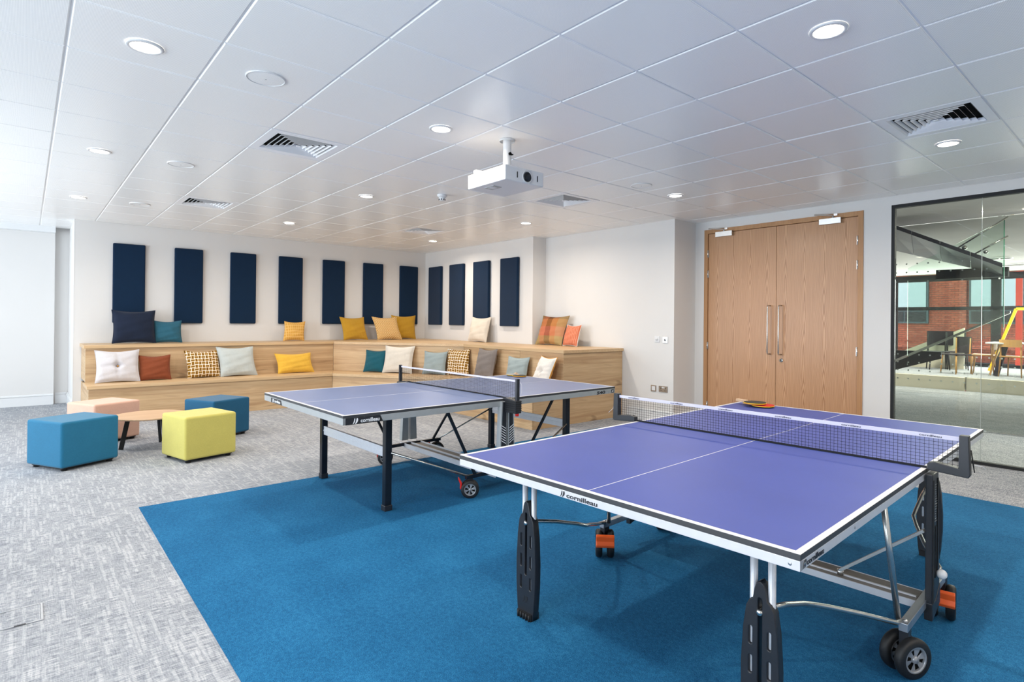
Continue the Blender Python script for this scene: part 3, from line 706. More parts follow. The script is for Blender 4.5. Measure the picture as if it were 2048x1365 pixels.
# ---------------------------------------------------------------- pouffes and coffee table
def pouffe(label, mat, x, y, rz, s=.5, h=.44):
    t = thing('cube_pouffe', label, 'pouffe', (x, y, 0), rz, 'fabric cube pouffes')
    MB().box(-s/2, s/2, -s/2, s/2, .03, h).build('upholstered_body', mat, t, .022, None, 4)
    MB().box(-s/2+.03, s/2-.03, -s/2+.03, s/2-.03, .02, .034).build('base_board', 'black_matt', t)
    for sx in (-1, 1):
        for sy in (-1, 1): MB().lathe([(0, 0), (.024, 0), (.024, .021)], (sx*(s/2-.055), sy*(s/2-.055), 0), 'z', 14).build('foot', 'black_matt', t)
pouffe('bright blue cube pouffe nearest the camera at left', 'cube_blue', -6.865, .345, math.radians(28))
pouffe('yellow cube pouffe in front of the round coffee table', 'cube_yellow', -6.475, 1.31, math.radians(14), .49)
pouffe('pale pink cube pouffe behind the bright blue one', 'cube_pink', -7.99, .665, math.radians(26), .49, .44)
pouffe('darker blue cube pouffe behind the yellow one, near the bench', 'cube_navy', -7.52, 1.71, math.radians(26), .49, .44)
ct = thing('coffee_table', 'low round pale oak coffee table with black splayed legs among the pouffes', 'coffee table', (-7.265, 1.0, 0), 0)
MB().lathe([(0, .328), (.325, .328), (.342, .336), (.342, .344), (.340, .346), (0, .346)], (0, 0, 0), 'z', 64, smooth=False).build('table_top', 'coffee', ct)
for k in range(3):
    a = math.radians(-92+120*k)
    MB().bar((.19*math.cos(a), .19*math.sin(a), .328), (.25*math.cos(a), .25*math.sin(a), 0.002), .042, .016, (-math.sin(a), math.cos(a), 0)).build('leg', 'black_matt', ct)
MB().lathe([(0, .320), (.1, .320), (.1, .328)], (0, 0, 0), 'z', 30).build('leg_bracket', 'black_matt', ct)

# ---------------------------------------------------------------- table tennis tables
LN, WT, HT = 2.74, 1.525, .76
def shell2d(outline, holes, depth, mat, parent, name, loc, bevel=.003):
    """plate in the local (b, z) plane with real holes, extruded along a"""
    cu = bpy.data.curves.new('c', 'CURVE'); cu.dimensions = '2D'; cu.fill_mode = 'BOTH'; cu.extrude = depth/2-bevel; cu.bevel_depth = bevel; cu.bevel_resolution = 1
    for pl in [outline]+holes:
        sp = cu.splines.new('POLY'); sp.points.add(len(pl)-1)
        for p_, (u, v) in zip(sp.points, pl): p_.co = (u, v, 0, 1)
        sp.use_cyclic_u = True
    to = bpy.data.objects.new('c', cu); COL.objects.link(to); bpy.context.view_layer.update()
    me = bpy.data.meshes.new_from_object(to.evaluated_get(bpy.context.evaluated_depsgraph_get())); bpy.data.objects.remove(to)
    for v in me.vertices: x, y, z = v.co; v.co = (z, x, y)
    me.materials.clear(); me.materials.append(M[mat]); me.name = name
    o = bpy.data.objects.new(name, me); COL.objects.link(o); o.parent = parent; o.location = loc; return o
def slot(c, z0, z1, hw):
    pts = []
    for k in range(7): a = PI*k/6; pts.append((c+hw*math.cos(a), z1-hw+hw*math.sin(a)))
    for k in range(7): a = PI+PI*k/6; pts.append((c+hw*math.cos(a), z0+hw+hw*math.sin(a)))
    return pts
def wheel(p, a, b, r, w, th=0, off=0, name='wheel', z=None):
    """wheel turning about the b axis; the hub face looks towards -b and +b"""
    z = r if z is None else z; k = .66*r; A_, B_ = a-math.sin(th)*off, b+math.cos(th)*off; a = b = 0
    t = MB().lathe([(k, -w/2), (.86*r, -w/2), (.97*r, -w*.34), (r, -w*.12), (r, w*.12), (.97*r, w*.34), (.86*r, w/2), (k, w/2), (k, -w/2)], (a, b, z), 'y', 36).build(name, 'rubber', p)
    t.location = (A_, B_, 0); t.rotation_euler = (0, 0, th)
    MB().lathe([(k, -w*.42), (k*.86, -w*.46), (k*.84, -w*.30), (k*.84, w*.30), (k*.86, w*.46), (k, w*.42), (k, -w*.42)], (a, b, z), 'y', 36).lathe([(0, -w*.5), (.15*r, -w*.48), (.19*r, -w*.3), (.19*r, w*.3), (.15*r, w*.48), (0, w*.5)], (a, b, z), 'y', 16).build('rim', 'hub', t)
    s = MB()
    for i in range(6):
        an = 2*PI*i/6+.3
        for sd_ in (-1, 1):
            c0, c1 = math.cos(an-.30), math.sin(an-.30); d0, d1 = math.cos(an+.30), math.sin(an+.30)
            q = [(a+.17*r*c0, b+sd_*w*.3, z+.17*r*c1), (a+.58*r*c0, b+sd_*w*.33, z+.58*r*c1), (a+.58*r*d0, b+sd_*w*.22, z+.58*r*d1), (a+.17*r*d0, b+sd_*w*.22, z+.17*r*d1)]
            s.add(q, [(0, 1, 2, 3)])
    s.build('spokes', 'hub', t); MB().lathe([(.83*k, -w*.16), (0, -w*.16), (0, w*.16), (.83*k, w*.16)], (a, b, z), 'y', 24).build('hub_disc', 'dark', t)
    return t
def board(T, mat, near, apron_h, line):
    for h in (0, 1):
        a0, a1 = (0, LN/2-.003) if h == 0 else (LN/2+.003, LN)
        tp = MB().box(a0, a1, 0, WT, HT-.018, HT, 1); tp.f.append((4, 5, 7, 6)); tp.mi.append(0); tp.sm.append(False)
        top = MB(); top.box(a0, a1, 0, WT, HT-.018, HT-.0004, 0)
        o = top.build('table_top_edge', 'edge_dark', T, .0015)
        s = MB().box(a0+.001, a1-.001, .001, WT-.001, HT-.0006, HT).build('playing_surface', mat, T)
        lw = .02; e0, e1 = (a0, a0+lw) if h == 0 else (a1-lw, a1); l = MB(); zt = HT+.0006
        l.box(e0, e1, 0, WT, HT-.0002, zt).box(*((a0+lw, a1) if h == 0 else (a0, a1-lw)), 0, lw, HT-.0002, zt).box(*((a0+lw, a1) if h == 0 else (a0, a1-lw)), WT-lw, WT, HT-.0002, zt)
        l.box(*((a0+lw, a1) if h == 0 else (a0, a1-lw)), WT/2-line/2, WT/2+line/2, HT-.0002, zt).build('boundary_lines', 'line', T)
        z0, z1 = HT-.018-apron_h, HT-.0182; th = .02
        ap = MB(); ee = (a0, a0+th) if h == 0 else (a1-th, a1)
        ap.box(*ee, 0.001, WT-.001, z0, z1); ap.box(a0+.001, a1-.001, .001, th, z0, z1); ap.box(a0+.001, a1-.001, WT-th, WT-.001, z0, z1)
        im = (a1-th-.02, a1-.02) if h == 0 else (a0+.02, a0+th+.02)
        ap.box(*im, th, WT-th, z0, z1); ap.box((a0+a1)/2-.02, (a0+a1)/2+.02, th, WT-th, z0, z1)
        ap.build('frame_rail', near, T, .0015)
def net(T, zt, cell_, post_w, tape=.017, text_on=True, b0=-.135, b1=WT+.155):
    a = LN/2; z0 = HT+.004; n_ = thing_part = None
    nb = MB(); x = b0+.012; th = .0006
    cnt = int((b1-b0-.024)/cell_)
    for i in range(cnt+1):
        y = b0+.012+(b1-b0-.024)*i/cnt; nb.box(a-th, a+th, y-th, y+th, z0, zt-tape)
    rows = int((zt-tape-z0)/(cell_*.86))
    for j in range(rows+1):
        z = z0+(zt-tape-z0)*j/rows; nb.box(a-th, a+th, b0+.012, b1-.012, z-th, z+th)
    o = nb.build('net_mesh', 'cord', T); o['kind'] = 'stuff'
    MB().box(a-.003, a+.003, b0+.01, b1-.01, zt-tape, zt).build('net_tape', 'tape', T)
    MB().box(a-.002, a+.002, .0, WT, HT+.001, HT+.010).build('net_foot_cord', 'cord', T)
    MB().box(a-.004, a+.004, b0+.004, b0+.022, z0, zt-.002).box(a-.004, a+.004, b1-.022, b1-.004, z0, zt-.002).build('net_sleeve', 'black', T)
def mark(T, loc, rot, size, mat):
    """two slanting curved strokes"""
    b = MB()
    for x0, wd_, s0 in ((0, .22, 0), (.38, .36, .05)):
        L_, R_ = [], []
        for k in range(7):
            v = k/6; x = x0+.34*v**.6+s0
            L_.append((x, v)); R_.append((x+wd_*(.25+.75*math.sin(PI*(v*.75+.1))), v))
        poly = [(p*size, q*size) for p, q in L_+R_[::-1]]
        b.prism(poly, 0, .0006, 'xy')
    o = b.build('emblem', mat, T); o.location = loc; o.rotation_euler = rot; return o

# --- near table, moulded legs
T1 = thing('table_tennis_table', 'near violet blue table tennis table on moulded black legs', 'table tennis table', (-.668, 1.565, 0), 1.608, 'table tennis tables')
board(T1, 'top_near', 'white_metal', .029, .0035)
net(T1, HT+.152, .0165, .02)
A0 = LN/2
for b0, sg in ((-.135, -1), (WT+.155, 1)):
    # bracket: horizontal arm from the table edge and upright post
    e = -.004 if sg < 0 else WT+.004
    poly = [(e, .787), (e+sg*.03, .795), (b0-sg*.022, .783), (b0-sg*.020, HT+.152+.01), (b0+sg*.012, HT+.152+.01), (b0+sg*.018, .76), (b0+sg*.012, .748), (e, .758)]
    MB().prism(poly, A0-.019, A0+.019, 'yz').build('net_post', 'black', T1, .003)
    # upright: tall box with ribbed outer face
    yo = -.032 if sg < 0 else WT+.006
    up_ = MB().prism([(A0-.05, .13), (A0+.075, .17), (A0+.085, .25), (A0+.062, .5), (A0+.055, .745), (A0-.05, .745)], yo, yo+.026, 'xz').build('upright', 'black', T1, .004)
    ys = yo-.004 if sg < 0 else yo+.024
    MB().box(A0-.046, A0-.030, ys, ys+.006, .2, .72).box(A0+.028, A0+.040, ys, ys+.006, .3, .72).box(A0-.012, A0+.004, ys, ys+.006, .3, .52).build('rib', 'black_matt', up_)
    b = MB()
    for k in range(16):
        z = .54+k*.0105; b.tube([(A0-.02+.012*math.sin(k*.7+j*.5)+.0075*j, ys+.003, z+.0016*math.sin(j)) for j in range(6)], .0009, 5)
    b.build('wavy_decal', 'grey_metal', up_)
    MB().prism([(A0-.052, .125), (A0+.085, .165), (A0+.09, .25), (A0+.01, .20), (A0-.052, .20)], yo-.003, yo+.029, 'xz').build('lower_cover', 'black', up_, .004)
    # foot rail with wheels
    y_ = .004 if sg < 0 else WT-.004
    rl = MB().box(1.03, 1.72, y_-.016, y_+.016, .175, .208).build('foot_rail', 'silver', T1, .002)
    for aa, brake in ((1.06, sg > 0), (1.70, sg < 0)):
        MB().box(aa-.022, aa+.022, y_-.016, y_+.016, .06, .205).build('caster_bracket', 'black', rl)
        th = {(0, 0): -.52, (1, 0): .15, (0, 1): .72, (1, 1): .3}[(int(aa > A0), int(sg > 0))]
        for bb in (-.034, .034): wheel(T1, aa, y_, .079, .038, th, bb)
        MB().lathe([(0, 0), (.010, 0), (.008, .006), (0, .008)], (aa, y_, .207), 'z', 12).build('bolt', 'chrome', rl)
        ax_ = MB().lathe([(0, -.05), (.005, -.05), (.005, .05), (0, .05)], (0, 0, .079), 'y', 10).build('axle', 'chrome', rl, 0, (aa, y_, 0)); ax_.rotation_euler.z = th
        if brake:
            s_ = -1; x0 = s_*.068
            bp_ = MB().prism([(x0, .150), (x0+s_*.012, .158), (x0+s_*.024, .148), (x0+s_*.020, .120), (x0+s_*.028, .098), (x0+s_*.018, .082), (x0+s_*.010, .088)], -.052, .052, 'xz').build('brake_pedal', 'orange', T1, .004, (aa, y_, 0))
            bp_.rotation_euler.z = th
# cross beam, flat diagonal stays
MB().box(A0-.07, A0+.06, .025, WT-.025, .196, .200).box(A0-.07, A0+.06, .025, WT-.025, .186, .196).build('cross_beam', 'beam_top', T1)
MB().box(A0-.074, A0-.069, .02, WT-.02, .172, .202).box(A0+.06, A0+.064, .02, WT-.02, .172, .202).box(A0-.03, A0-.02, .03, WT-.03, .2, .206).build('beam_lip', 'white_metal', T1)
for s in (-1, 1):
    b0, b1 = (.33, .0) if s < 0 else (WT-.33, WT)
    MB().bar((A0-.035, b0, .225), (A0-.035, b1, .50), .012, .034, (1, 0, 0)).build('diagonal_stay', 'grey_metal', T1, .001)
    MB().lathe([(0, 0), (.014, 0), (.014, .024), (0, .026)], (A0-.035, b0, .203), 'z', 12).build('stay_bolt', 'chrome', T1)
outl = [(-.045, 0), (-.052, .05), (-.060, .16), (-.061, .26), (-.054, .38), (-.044, .45), (-.033, .472), (-.022, .48), (-.016, .515), (-.010, .532), (0, .538)]
outl = [(-x_, z_) for x_, z_ in outl[:-1]] + [(0, .538)] + [(x_, z_) for x_, z_ in outl[:-1][::-1]]
outl = [(x_, z_+.004) for x_, z_ in outl]
holes = [slot(0, .20, .495, .0095)]+[slot(s*.031, z0, z1, .0085) for s in (-1, 1) for z0, z1 in ((.33, .395), (.235, .30), (.135, .20))]
for ax, sg in ((.25, 1), (2.49, -1)):
    for bx in (.215, 1.32):
        lg = shell2d(outl, holes, .036, 'black', T1, 'leg', (ax, bx, 0))
        for s in (-1, 1): MB().tube([(.004*sg, s*.030, .715), (.004*sg, s*.030, .07)], .0125, 12).build('leg_tube', 'white_metal', lg)
        b = MB().box(-.026, .026, -.046, .046, .003, .035)
        for k in range(5): b.tube([(-.028*sg, -.036+.018*k, .006), (-.028*sg, -.036+.018*k, .034)], .006, 8)
        b.build('adjuster_foot', 'black_matt', lg)
        MB().lathe([(0, -.026), (.008, -.025), (.011, -.02), (.011, .02), (0, .026)], (0, 0, .445), 'x', 14).build('leg_bolt', 'chrome', lg)
        em = mark(lg, (-.0185*sg, .018*sg, .075), (PI/2, 0, -PI/2*sg), .032, 'black_matt')
        # curved tie tube from the leg to the caster bracket, and straight brace up to the frame
        a1 = 1.03 if sg > 0 else 1.71; e = .02 if bx < .5 else WT-.02; da = sg
        MB().tube([(ax+.02*da, bx, .445), (ax+.18*da, bx, .405), (ax+.33*da, bx-.004, .36), (ax+.40*da, bx-.006, .335), (ax+.48*da, bx*.8+e*.2, .31), (ax+.62*da, bx*.45+e*.55, .262), (a1-.03*da, e, .215), (a1+.01*da, e, .207)], .0095, 12).build('tie_tube', 'tube', T1)
        bt = .07 if bx < .5 else WT-.07
        MB().tube([(a1-.04*da, bt, .72), (a1+.035*da, e+.01*(1 if bx < .5 else -1), .205)], .0115, 12).build('brace_tube', 'tube', T1)
# lettering: end rail, side rail, net tape
mark(T1, (-.0008, .885, .7165), (PI/2, 0, -PI/2), .022, 'ink')
text('cornilleau', .0225, 'ink', T1, 'lettering', (-.0008, .853, .7185), (PI/2, 0, -PI/2), .150, bold=.0005)
mark(T1, (.018, .0002, .7165), (PI/2, 0, 0), .022, 'ink')
text('cornilleau', .0225, 'ink', T1, 'lettering', (.046, .0002, .7195), (PI/2, 0, 0), .125, bold=.0005)
for bb in (1.587, 1.28, .972, .658, .341, .029):
    text('cornilleau', .0125, 'ink', T1, 'tape_lettering', (A0-.0036, bb, HT+.152-.0125), (PI/2, 0, -PI/2), .082, .0003, bold=.0002)
MB().lathe([(0, -.0015), (.005, -.001), (.006, 0)], (.03, .0005, .728), 'y', 12).lathe([(0, -.0015), (.005, -.001), (.006, 0)], (.44, .0005, .728), 'y', 12).build('rivet', 'silver', T1)
MB().lathe([(0, -.0015), (.005, -.001), (.006, 0)], (.0005, .028, .728), 'x', 12).build('rivet', 'silver', T1)
MB().tube([(A0+.02, -.150, .86), (A0+.022, -.158, .80), (A0+.018, -.162, .77), (A0+.012, -.158, .80), (A0+.012, -.152, .85)], .0018, 6).build('net_cord', 'cord', T1)
MB().tube([(A0+.02, -.16, .80), (A0+.09, -.18, .785), (A0+.12, -.185, .77)], .001, 5).tube([(A0, WT+.178, .86), (A0, WT+.185, .82), (A0-.01, WT+.215, .79)], .0012, 5).build('loose_string', 'string', T1)
def to_world(T, p):
    c, s = math.cos(T.rotation_euler.z), math.sin(T.rotation_euler.z); return (T.location.x+c*p[0]-s*p[1], T.location.y+s*p[0]+c*p[1], p[2])
bl = MB().lathe([(.02*math.sin(PI*k/12), -.02*math.cos(PI*k/12)) for k in range(13)], (0, 0, 0), 'z', 20).build('table_tennis_ball', 'white')
bl.location = to_world(T1, (A0+.012, -.054, .315)); tag(bl, 'white ball held in the slot of the near table upright', 'ball')

# --- far table, square legs
T2 = thing('table_tennis_table', 'far grey blue table tennis table on square black legs in front of the bench', 'table tennis table', (-3.546, 1.533, 0), 1.588, 'table tennis tables')
board(T2, 'top_far', 'grey_metal', .044, .0035)
net(T2, HT+.155, .0125, .02, .014)
for sg in (-1, 1):
    b0 = -.135 if sg < 0 else WT+.155; e = 0 if sg < 0 else WT
    MB().box(A0-.014, A0+.014, b0-.012, b0+.012, .70, HT+.165).build('net_post', 'black', T2, .002)
    cl = MB().prism([(e-sg*.02, .762), (e+sg*.02, .770), (b0+sg*.016, .755), (b0+sg*.016, .655), (e, .655), (e, .74), (e-sg*.02, .745)], A0-.03, A0+.03, 'yz').build('net_clamp', 'black', T2, .003)
    for k in range(5): MB().box(A0-.032, A0+.032, min(b0+sg*.018, e+sg*.03), max(b0+sg*.018, e+sg*.03), .675+k*.017, .681+k*.017).build('clamp_rib', 'black_matt', cl)
    MB().lathe([(0, -.012), (.014, -.012), (.016, 0), (.016, .008)], (A0, b0+sg*-.002, .645), 'z', 14).build('clamp_knob', 'red', T2)
    # paired uprights, tapered, with black faces carrying slanted white stripes
    yo = -.02 if sg < 0 else WT-.035
    for da in (-1, 1):
        a_in, a_top, a_bot = A0+da*.012, A0+da*.062, A0+da*.085
        u = MB().prism([(a_in, .19), (a_bot, .19), (a_top, .74), (a_in, .74)], yo, yo+.05, 'xz').build('upright', 'grey_metal', T2, .003)
        ys = yo-.0015 if sg < 0 else yo+.05
        MB().prism([(a_in+da*.004, .2), (a_bot-da*.012, .2), (a_top-da*.012, .735), (a_in+da*.004, .735)], ys, ys+.0015, 'xz').build('black_face', 'black', u)
        b = MB()
        for k in range(14):
            z = .22+k*.02+(.04 if k > 6 else 0); w0 = a_in+da*.008; w1 = a_bot-da*.018
            b.prism([(w0, z), (w1, z+.03), (w1, z+.034), (w0, z+.006)], ys-.0006, ys+.0001, 'xz') if sg < 0 else b.prism([(w0, z), (w1, z+.03), (w1, z+.034), (w0, z+.006)], ys+.0014, ys+.002, 'xz')
        b.build('slanted_stripes', 'ink_white', u)
    y_ = .085 if sg < 0 else WT-.085
    rl = MB().box(1.04, 1.70, y_-.014, y_+.014, .150, .178).build('foot_rail', 'black_metal', T2, .002)
    for aa in (1.08, 1.66):
        s_ = -1 if aa < A0 else 1
        MB().box(aa-.018, aa+.018, y_-.014, y_+.014, .06, .165).build('caster_bracket', 'black', rl)
        th = -.6 if aa < A0 else -.35
        for bb in (-.024, .024): wheel(T2, aa, y_, .070, .026, th, bb)
        x0 = -.062
        bp_ = MB().prism([(x0, .12), (x0-.026, .160), (x0-.032, .156), (x0-.014, .11), (x0-.016, .075), (x0-.006, .07)], -.022, .022, 'xz').build('brake_pedal', 'red', T2, .003, (aa, y_, 0)); bp_.rotation_euler.z = th
        MB().bar((aa-s_*.05, y_, .17), (aa+s_*(.225 if s_ < 0 else .33), y_, .705), .022, .016, (0, 1, 0)).build('black_brace', 'black_metal', T2, .002)
        la = .44 if s_ < 0 else 2.30
        lb = .226 if sg < 0 else 1.35
        MB().tube([(la-s_*.02, lb+(.02 if sg > 0 else -.02), .42), (aa+s_*.02, y_, .17)], .0085, 10).build('stay_tube', 'tube', T2)
for aa in (.44, 2.30):
    for bb in (.226, 1.35):
        lg = MB().box(aa-.026, aa+.026, bb-.026, bb+.026, .04, .70).build('leg', 'black_metal', T2, .006)
        MB().box(aa-.030, aa+.030, bb-.030, bb+.030, .0045, .045).build('adjuster_foot', 'black', lg, .004)
    MB().box(aa-.012, aa+.012, .252, 1.324, .385, .458).box(aa-.016, aa+.016, .252, 1.324, .416, .428).build('leg_crossbar', 'white_metal', T2, .002)
MB().box(A0-.09, A0+.09, .02, WT-.02, .150, .165).box(A0-.012, A0+.012, .02, WT-.02, .165, .172).build('cross_beam', 'beam_top', T2)
MB().box(A0-.095, A0-.088, .015, WT-.015, .135, .178).box(A0+.088, A0+.095, .015, WT-.015, .135, .178).box(A0-.02, A0-.012, .02, WT-.02, .165, .180).build('beam_lip', 'white_metal', T2)
pq = MB().prism([(.018, .697), (.284, .697), (.262, .7415), (.018, .7415)], -.0012, .0, 'xz').build('badge_plaque', 'black', T2)
mark(T2, (.066, -.0014, .700), (PI/2, 0, 0), .036, 'ink_white'); text('cornilleau', .036, 'ink_white', T2, 'lettering', (.122, -.0014, .706), (PI/2, 0, 0), .135, bold=.0007)
MB().prism([(1.359, .700), (1.105, .700), (1.128, .737), (1.359, .737)], -.0012, 0, 'yz').build('badge_plaque', 'black', T2)
mark(T2, (-.0014, 1.325, .702), (PI/2, 0, -PI/2), .032, 'ink_white'); text('cornilleau', .031, 'ink_white', T2, 'lettering', (-.0014, 1.275, .708), (PI/2, 0, -PI/2), .13, bold=.0005)
text('540', .040, 'ink', T2, 'lettering', (2.475, -.0006, .703), (PI/2, 0, 0), .118, bold=.0012, shear=.1)
text('M', .026, 'silver', T2, 'lettering', (2.60, -.0006, .706), (PI/2, 0, 0), .055)
MB().box(2.685, 2.72, -.0012, 0, .703, .735).build('black_badge', 'ink', T2); mark(T2, (2.690, -.0016, .707), (PI/2, 0, 0), .02, 'ink_white')
MB().tube([(A0+.016, -.145, .905), (A0+.03, -.150, .88), (A0+.032, -.15, .83), (A0+.022, -.150, .80)], .0014, 6).build('loose_string', 'string', T2)

# ---------------------------------------------------------------- bats
def bat(label, T, a, b, z, rot, topc, under, tilt=0):
    p = to_world(T, (a, b, z)); t = thing('table_tennis_bat', label, 'bat', p, T.rotation_euler.z+rot)
    t.rotation_euler = (math.radians(tilt), 0, T.rotation_euler.z+rot)
    pts = [(.077*math.cos(x)*1.0, .080*math.sin(x)) for x in [math.radians(-62+304*k/30-0) for k in range(31)]]
    pts = [(.077*math.sin(math.radians(28+304*k/30)), -.080*math.cos(math.radians(28+304*k/30))) for k in range(31)]
    hd = [(x, y) for x, y in pts]
    MB().prism(hd+[(-.014, -.095), (.014, -.095)], .0025, .0085).build('blade', 'wood_chair', t)
    MB().prism([(x*.985, y*.985) for x, y in hd], .0085, .0115).build('rubber_face', topc, t); MB().prism([(x*.985, y*.985) for x, y in hd], 0, .0025).build('rubber_face', under, t)
    MB().prism([(-.013, -.075), (.013, -.075), (.013, -.13), (.017, -.175), (-.017, -.175), (-.013, -.13)], -.004, .016).build('handle', 'coffee', t, .004)
    MB().prism([(x*1.012, y*1.012) for x, y in hd], .003, .008).build('edge_tape', 'yellow_paint', t)
M['bat_black'] = plain('black_bat_rubber', (52, 50, 46), .7, 0, .3, .05); M['bat_red'] = plain('red_bat_rubber', (206, 44, 36), .6, 0, .3, .05)
bat('red faced bat lying under another on the near table', T1, 2.60, 1.275, HT+.006, PI-.25, 'bat_red', 'bat_black')
bat('black faced bat lying on top of the red one on the near table', T1, 2.575, 1.325, HT+.0235, PI-.32, 'bat_black', 'bat_red')
bat('black faced bat lying at the far end of the far table', T2, 2.63, 1.27, HT+.006, PI-.5, 'bat_black', 'bat_red')
bat('grey bat behind the black one at the far end of the far table', T2, 2.66, 1.41, HT+.006, PI-.9, 'grey_metal', 'bat_black')

# ---------------------------------------------------------------- beyond the glazed screen
struct(MB().box(-7.5, 1.9, WD+.12, 19.2, CEIL+.02, CEIL+.15).build('ceiling_corridor', 'wall'))
struct(MB().box(-7.6, -7.5, WD+.12, 19.2, 0, CEIL).build('wall_corridor', 'stucco'))
struct(MB().box(1.9, 2.0, WD+.12, 19.2, 0, CEIL).build('wall_corridor_right', 'stucco'))
pl = bpy.data.objects.new('trim_platform', None); COL.objects.link(pl); struct(pl); pl.location = (0, 14.85, 0)
MB().box(-7.5, -2.99, 0, .12, 0, .28).build('kerb_panel', 'stucco', pl); MB().box(-2.95, 1.9, 0, .12, 0, .28).build('kerb_panel', 'stucco', pl)
MB().box(-7.5, 1.9, .12, 4.4, 0, .285).build('platform_floor', 'carpet', pl)
# stair seen through the glass: dark soffit slab climbing to the left
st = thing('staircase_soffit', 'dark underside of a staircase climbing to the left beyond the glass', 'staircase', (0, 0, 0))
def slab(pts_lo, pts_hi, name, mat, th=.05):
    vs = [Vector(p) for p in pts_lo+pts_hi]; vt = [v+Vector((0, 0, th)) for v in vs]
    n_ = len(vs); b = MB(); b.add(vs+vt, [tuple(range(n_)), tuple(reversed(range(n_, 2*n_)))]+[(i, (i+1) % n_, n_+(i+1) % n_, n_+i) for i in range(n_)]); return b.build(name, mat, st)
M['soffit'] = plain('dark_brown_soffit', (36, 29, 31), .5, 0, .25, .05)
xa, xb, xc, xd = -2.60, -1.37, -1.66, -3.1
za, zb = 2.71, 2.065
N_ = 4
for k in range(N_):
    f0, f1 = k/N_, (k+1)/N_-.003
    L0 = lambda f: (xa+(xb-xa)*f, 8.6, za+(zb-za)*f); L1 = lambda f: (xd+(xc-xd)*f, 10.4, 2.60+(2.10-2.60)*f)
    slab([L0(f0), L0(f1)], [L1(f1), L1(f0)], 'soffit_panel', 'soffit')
MB().box(-2.45, -1.60, 10.4, 10.5, 2.08, 2.22).build('landing_beam', 'black_matt', st)
# glazing beyond the platform with dark transoms and posts
gf = bpy.data.objects.new('window_7', None); COL.objects.link(gf); struct(gf); gf.location = (0, 19.2, 0)
for x0, x1 in ((-5.62, -5.48), (-3.30, -3.10), (-.6, -.45), (-7.5, -7.4)): MB().box(x0, x1, 0, .12, .28, CEIL).build('glazing_post', 'black_matt', gf)
MB().box(-7.5, 1.9, 0, .1, 1.80, 1.90).build('transom', 'black_matt', gf); MB().box(-7.5, 1.9, 0, .1, 2.62, CEIL).build('head_rail', 'black_matt', gf); MB().box(-7.5, 1.9, 0, .1, .285, .36).build('sill_rail', 'black_matt', gf)
# pale parapet with a sloping top edge (side of the lower stair flight)
sf = thing('stair_side', 'pale side panel of a stair flight with a sloping top beyond the glass', 'staircase', (0, 0, 0))
MB().prism([(-5.6, .285), (-3.55, .285), (-3.55, 1.32), (-5.6, .34)], 17.6, 17.68, 'xz').build('side_panel', 'stucco', sf)
MB().add([(-4.15, 13.9, .50), (-2.1, 13.9, 1.62), (-2.1, 13.9, 1.66), (-4.15, 13.9, .56), (-4.15, 13.94, .50), (-2.1, 13.94, 1.62), (-2.1, 13.94, 1.66), (-4.15, 13.94, .56)],
         [(0, 1, 2, 3), (7, 6, 5, 4), (0, 4, 5, 1), (3, 2, 6, 7), (0, 3, 7, 4), (1, 5, 6, 2)]).build('handrail', 'chrome', sf)
MB().prism([(-4.3, .32), (-3.2, .70), (-3.2, .84), (-4.3, .84)], 14.0, 14.06, 'xz').build('stringer', 'black_matt', sf)
# glass balustrade with green edge and rails
bs = thing('glass_balustrade', 'clear glass balustrade with green edge and steel rails beyond the glass', 'balustrade', (0, 9.6, 0))
MB().box(-1.52, -1.51, -.02, .0, 1.36, 2.77).build('green_edge', 'glass_edge', bs)
MB().prism([(-1.515, 1.3), (-1.515, 2.77), (-2.6, 2.2), (-2.6, .8)], -.012, -.002, 'xz').build('glass_panel', 'glass_green', bs)
MB().tube([(-2.02, -.05, 2.43), (-1.47, -.05, 2.80)], .010, 8).build('steel_rail', 'chrome', bs); MB().tube([(-1.84, -.05, 2.33), (-1.47, -.05, 2.55)], .010, 8).build('steel_rail', 'chrome', bs)
MB().lathe([(0, 0), (.028, 0), (.028, .04), (0, .04)], (-1.93, -.06, 2.44), 'y', 14).build('rail_fixing', 'chrome', bs); MB().lathe([(0, 0), (.024, 0), (.024, .04), (0, .04)], (-1.70, -.06, 2.36), 'y', 14).build('rail_fixing', 'chrome', bs)
# screen of clear glass with printed dots
ds = thing('dotted_glass_screen', 'clear glass screen with rows of pale dots beyond the first glass', 'screen', (0, 9.3, 0))
MB().box(-3.4, 1.8, 0, .01, 0.02, 2.78).build('glass_panel', 'glass', ds)
b = MB()
for z in (2.24, 2.12, 1.99, .97, .86, .75, .63):
    for k in range(26):
        if z > 1.9 and z < 2.0 and k % 3: continue
        b.lathe([(.011, -.0012), (0, -.0012)], (-3.05+k*.128+(.03 if z < 1 else 0), 0, z-.02*(k*.02)), 'y', 10)
o = b.build('printed_dots', 'frost', ds); o['kind'] = 'stuff'
# linear lights
for k, (x0, x1, y, z, l) in enumerate([(-1.15, -.7, 8.6, 2.77, 'short bright linear light at the top right beyond the glass'), (-3.05, -2.30, 15.2, 2.76, 'bright linear light above the platform, nearer one'), (-3.0, -1.6, 17.0, 2.76, 'long bright linear light above the platform, farther one'), (-4.7, -4.3, 14.0, 2.76, 'short bright linear light at left beyond the glass')]):
    t = thing('linear_light', l, 'light', ((x0+x1)/2, y, z), 0, 'linear lights beyond the glass')
    w = (x1-x0)/2
    MB().box(-w, w, -.035, .035, 0, .03).build('housing', 'white', t); MB().box(-w+.005, w-.005, -.03, .03, -.006, 0).build('diffuser', 'linlamp', t)
    area('linear_glow', ((x0+x1)/2, y, z-.02), (0, 0, 0), x1-x0, .06, 80, (1, .95, .86))
area('far_daylight', (-2.8, 19.05, 1.6), (-PI/2, 0, 0), 8.5, 2.2, 330, (.95, .97, 1))
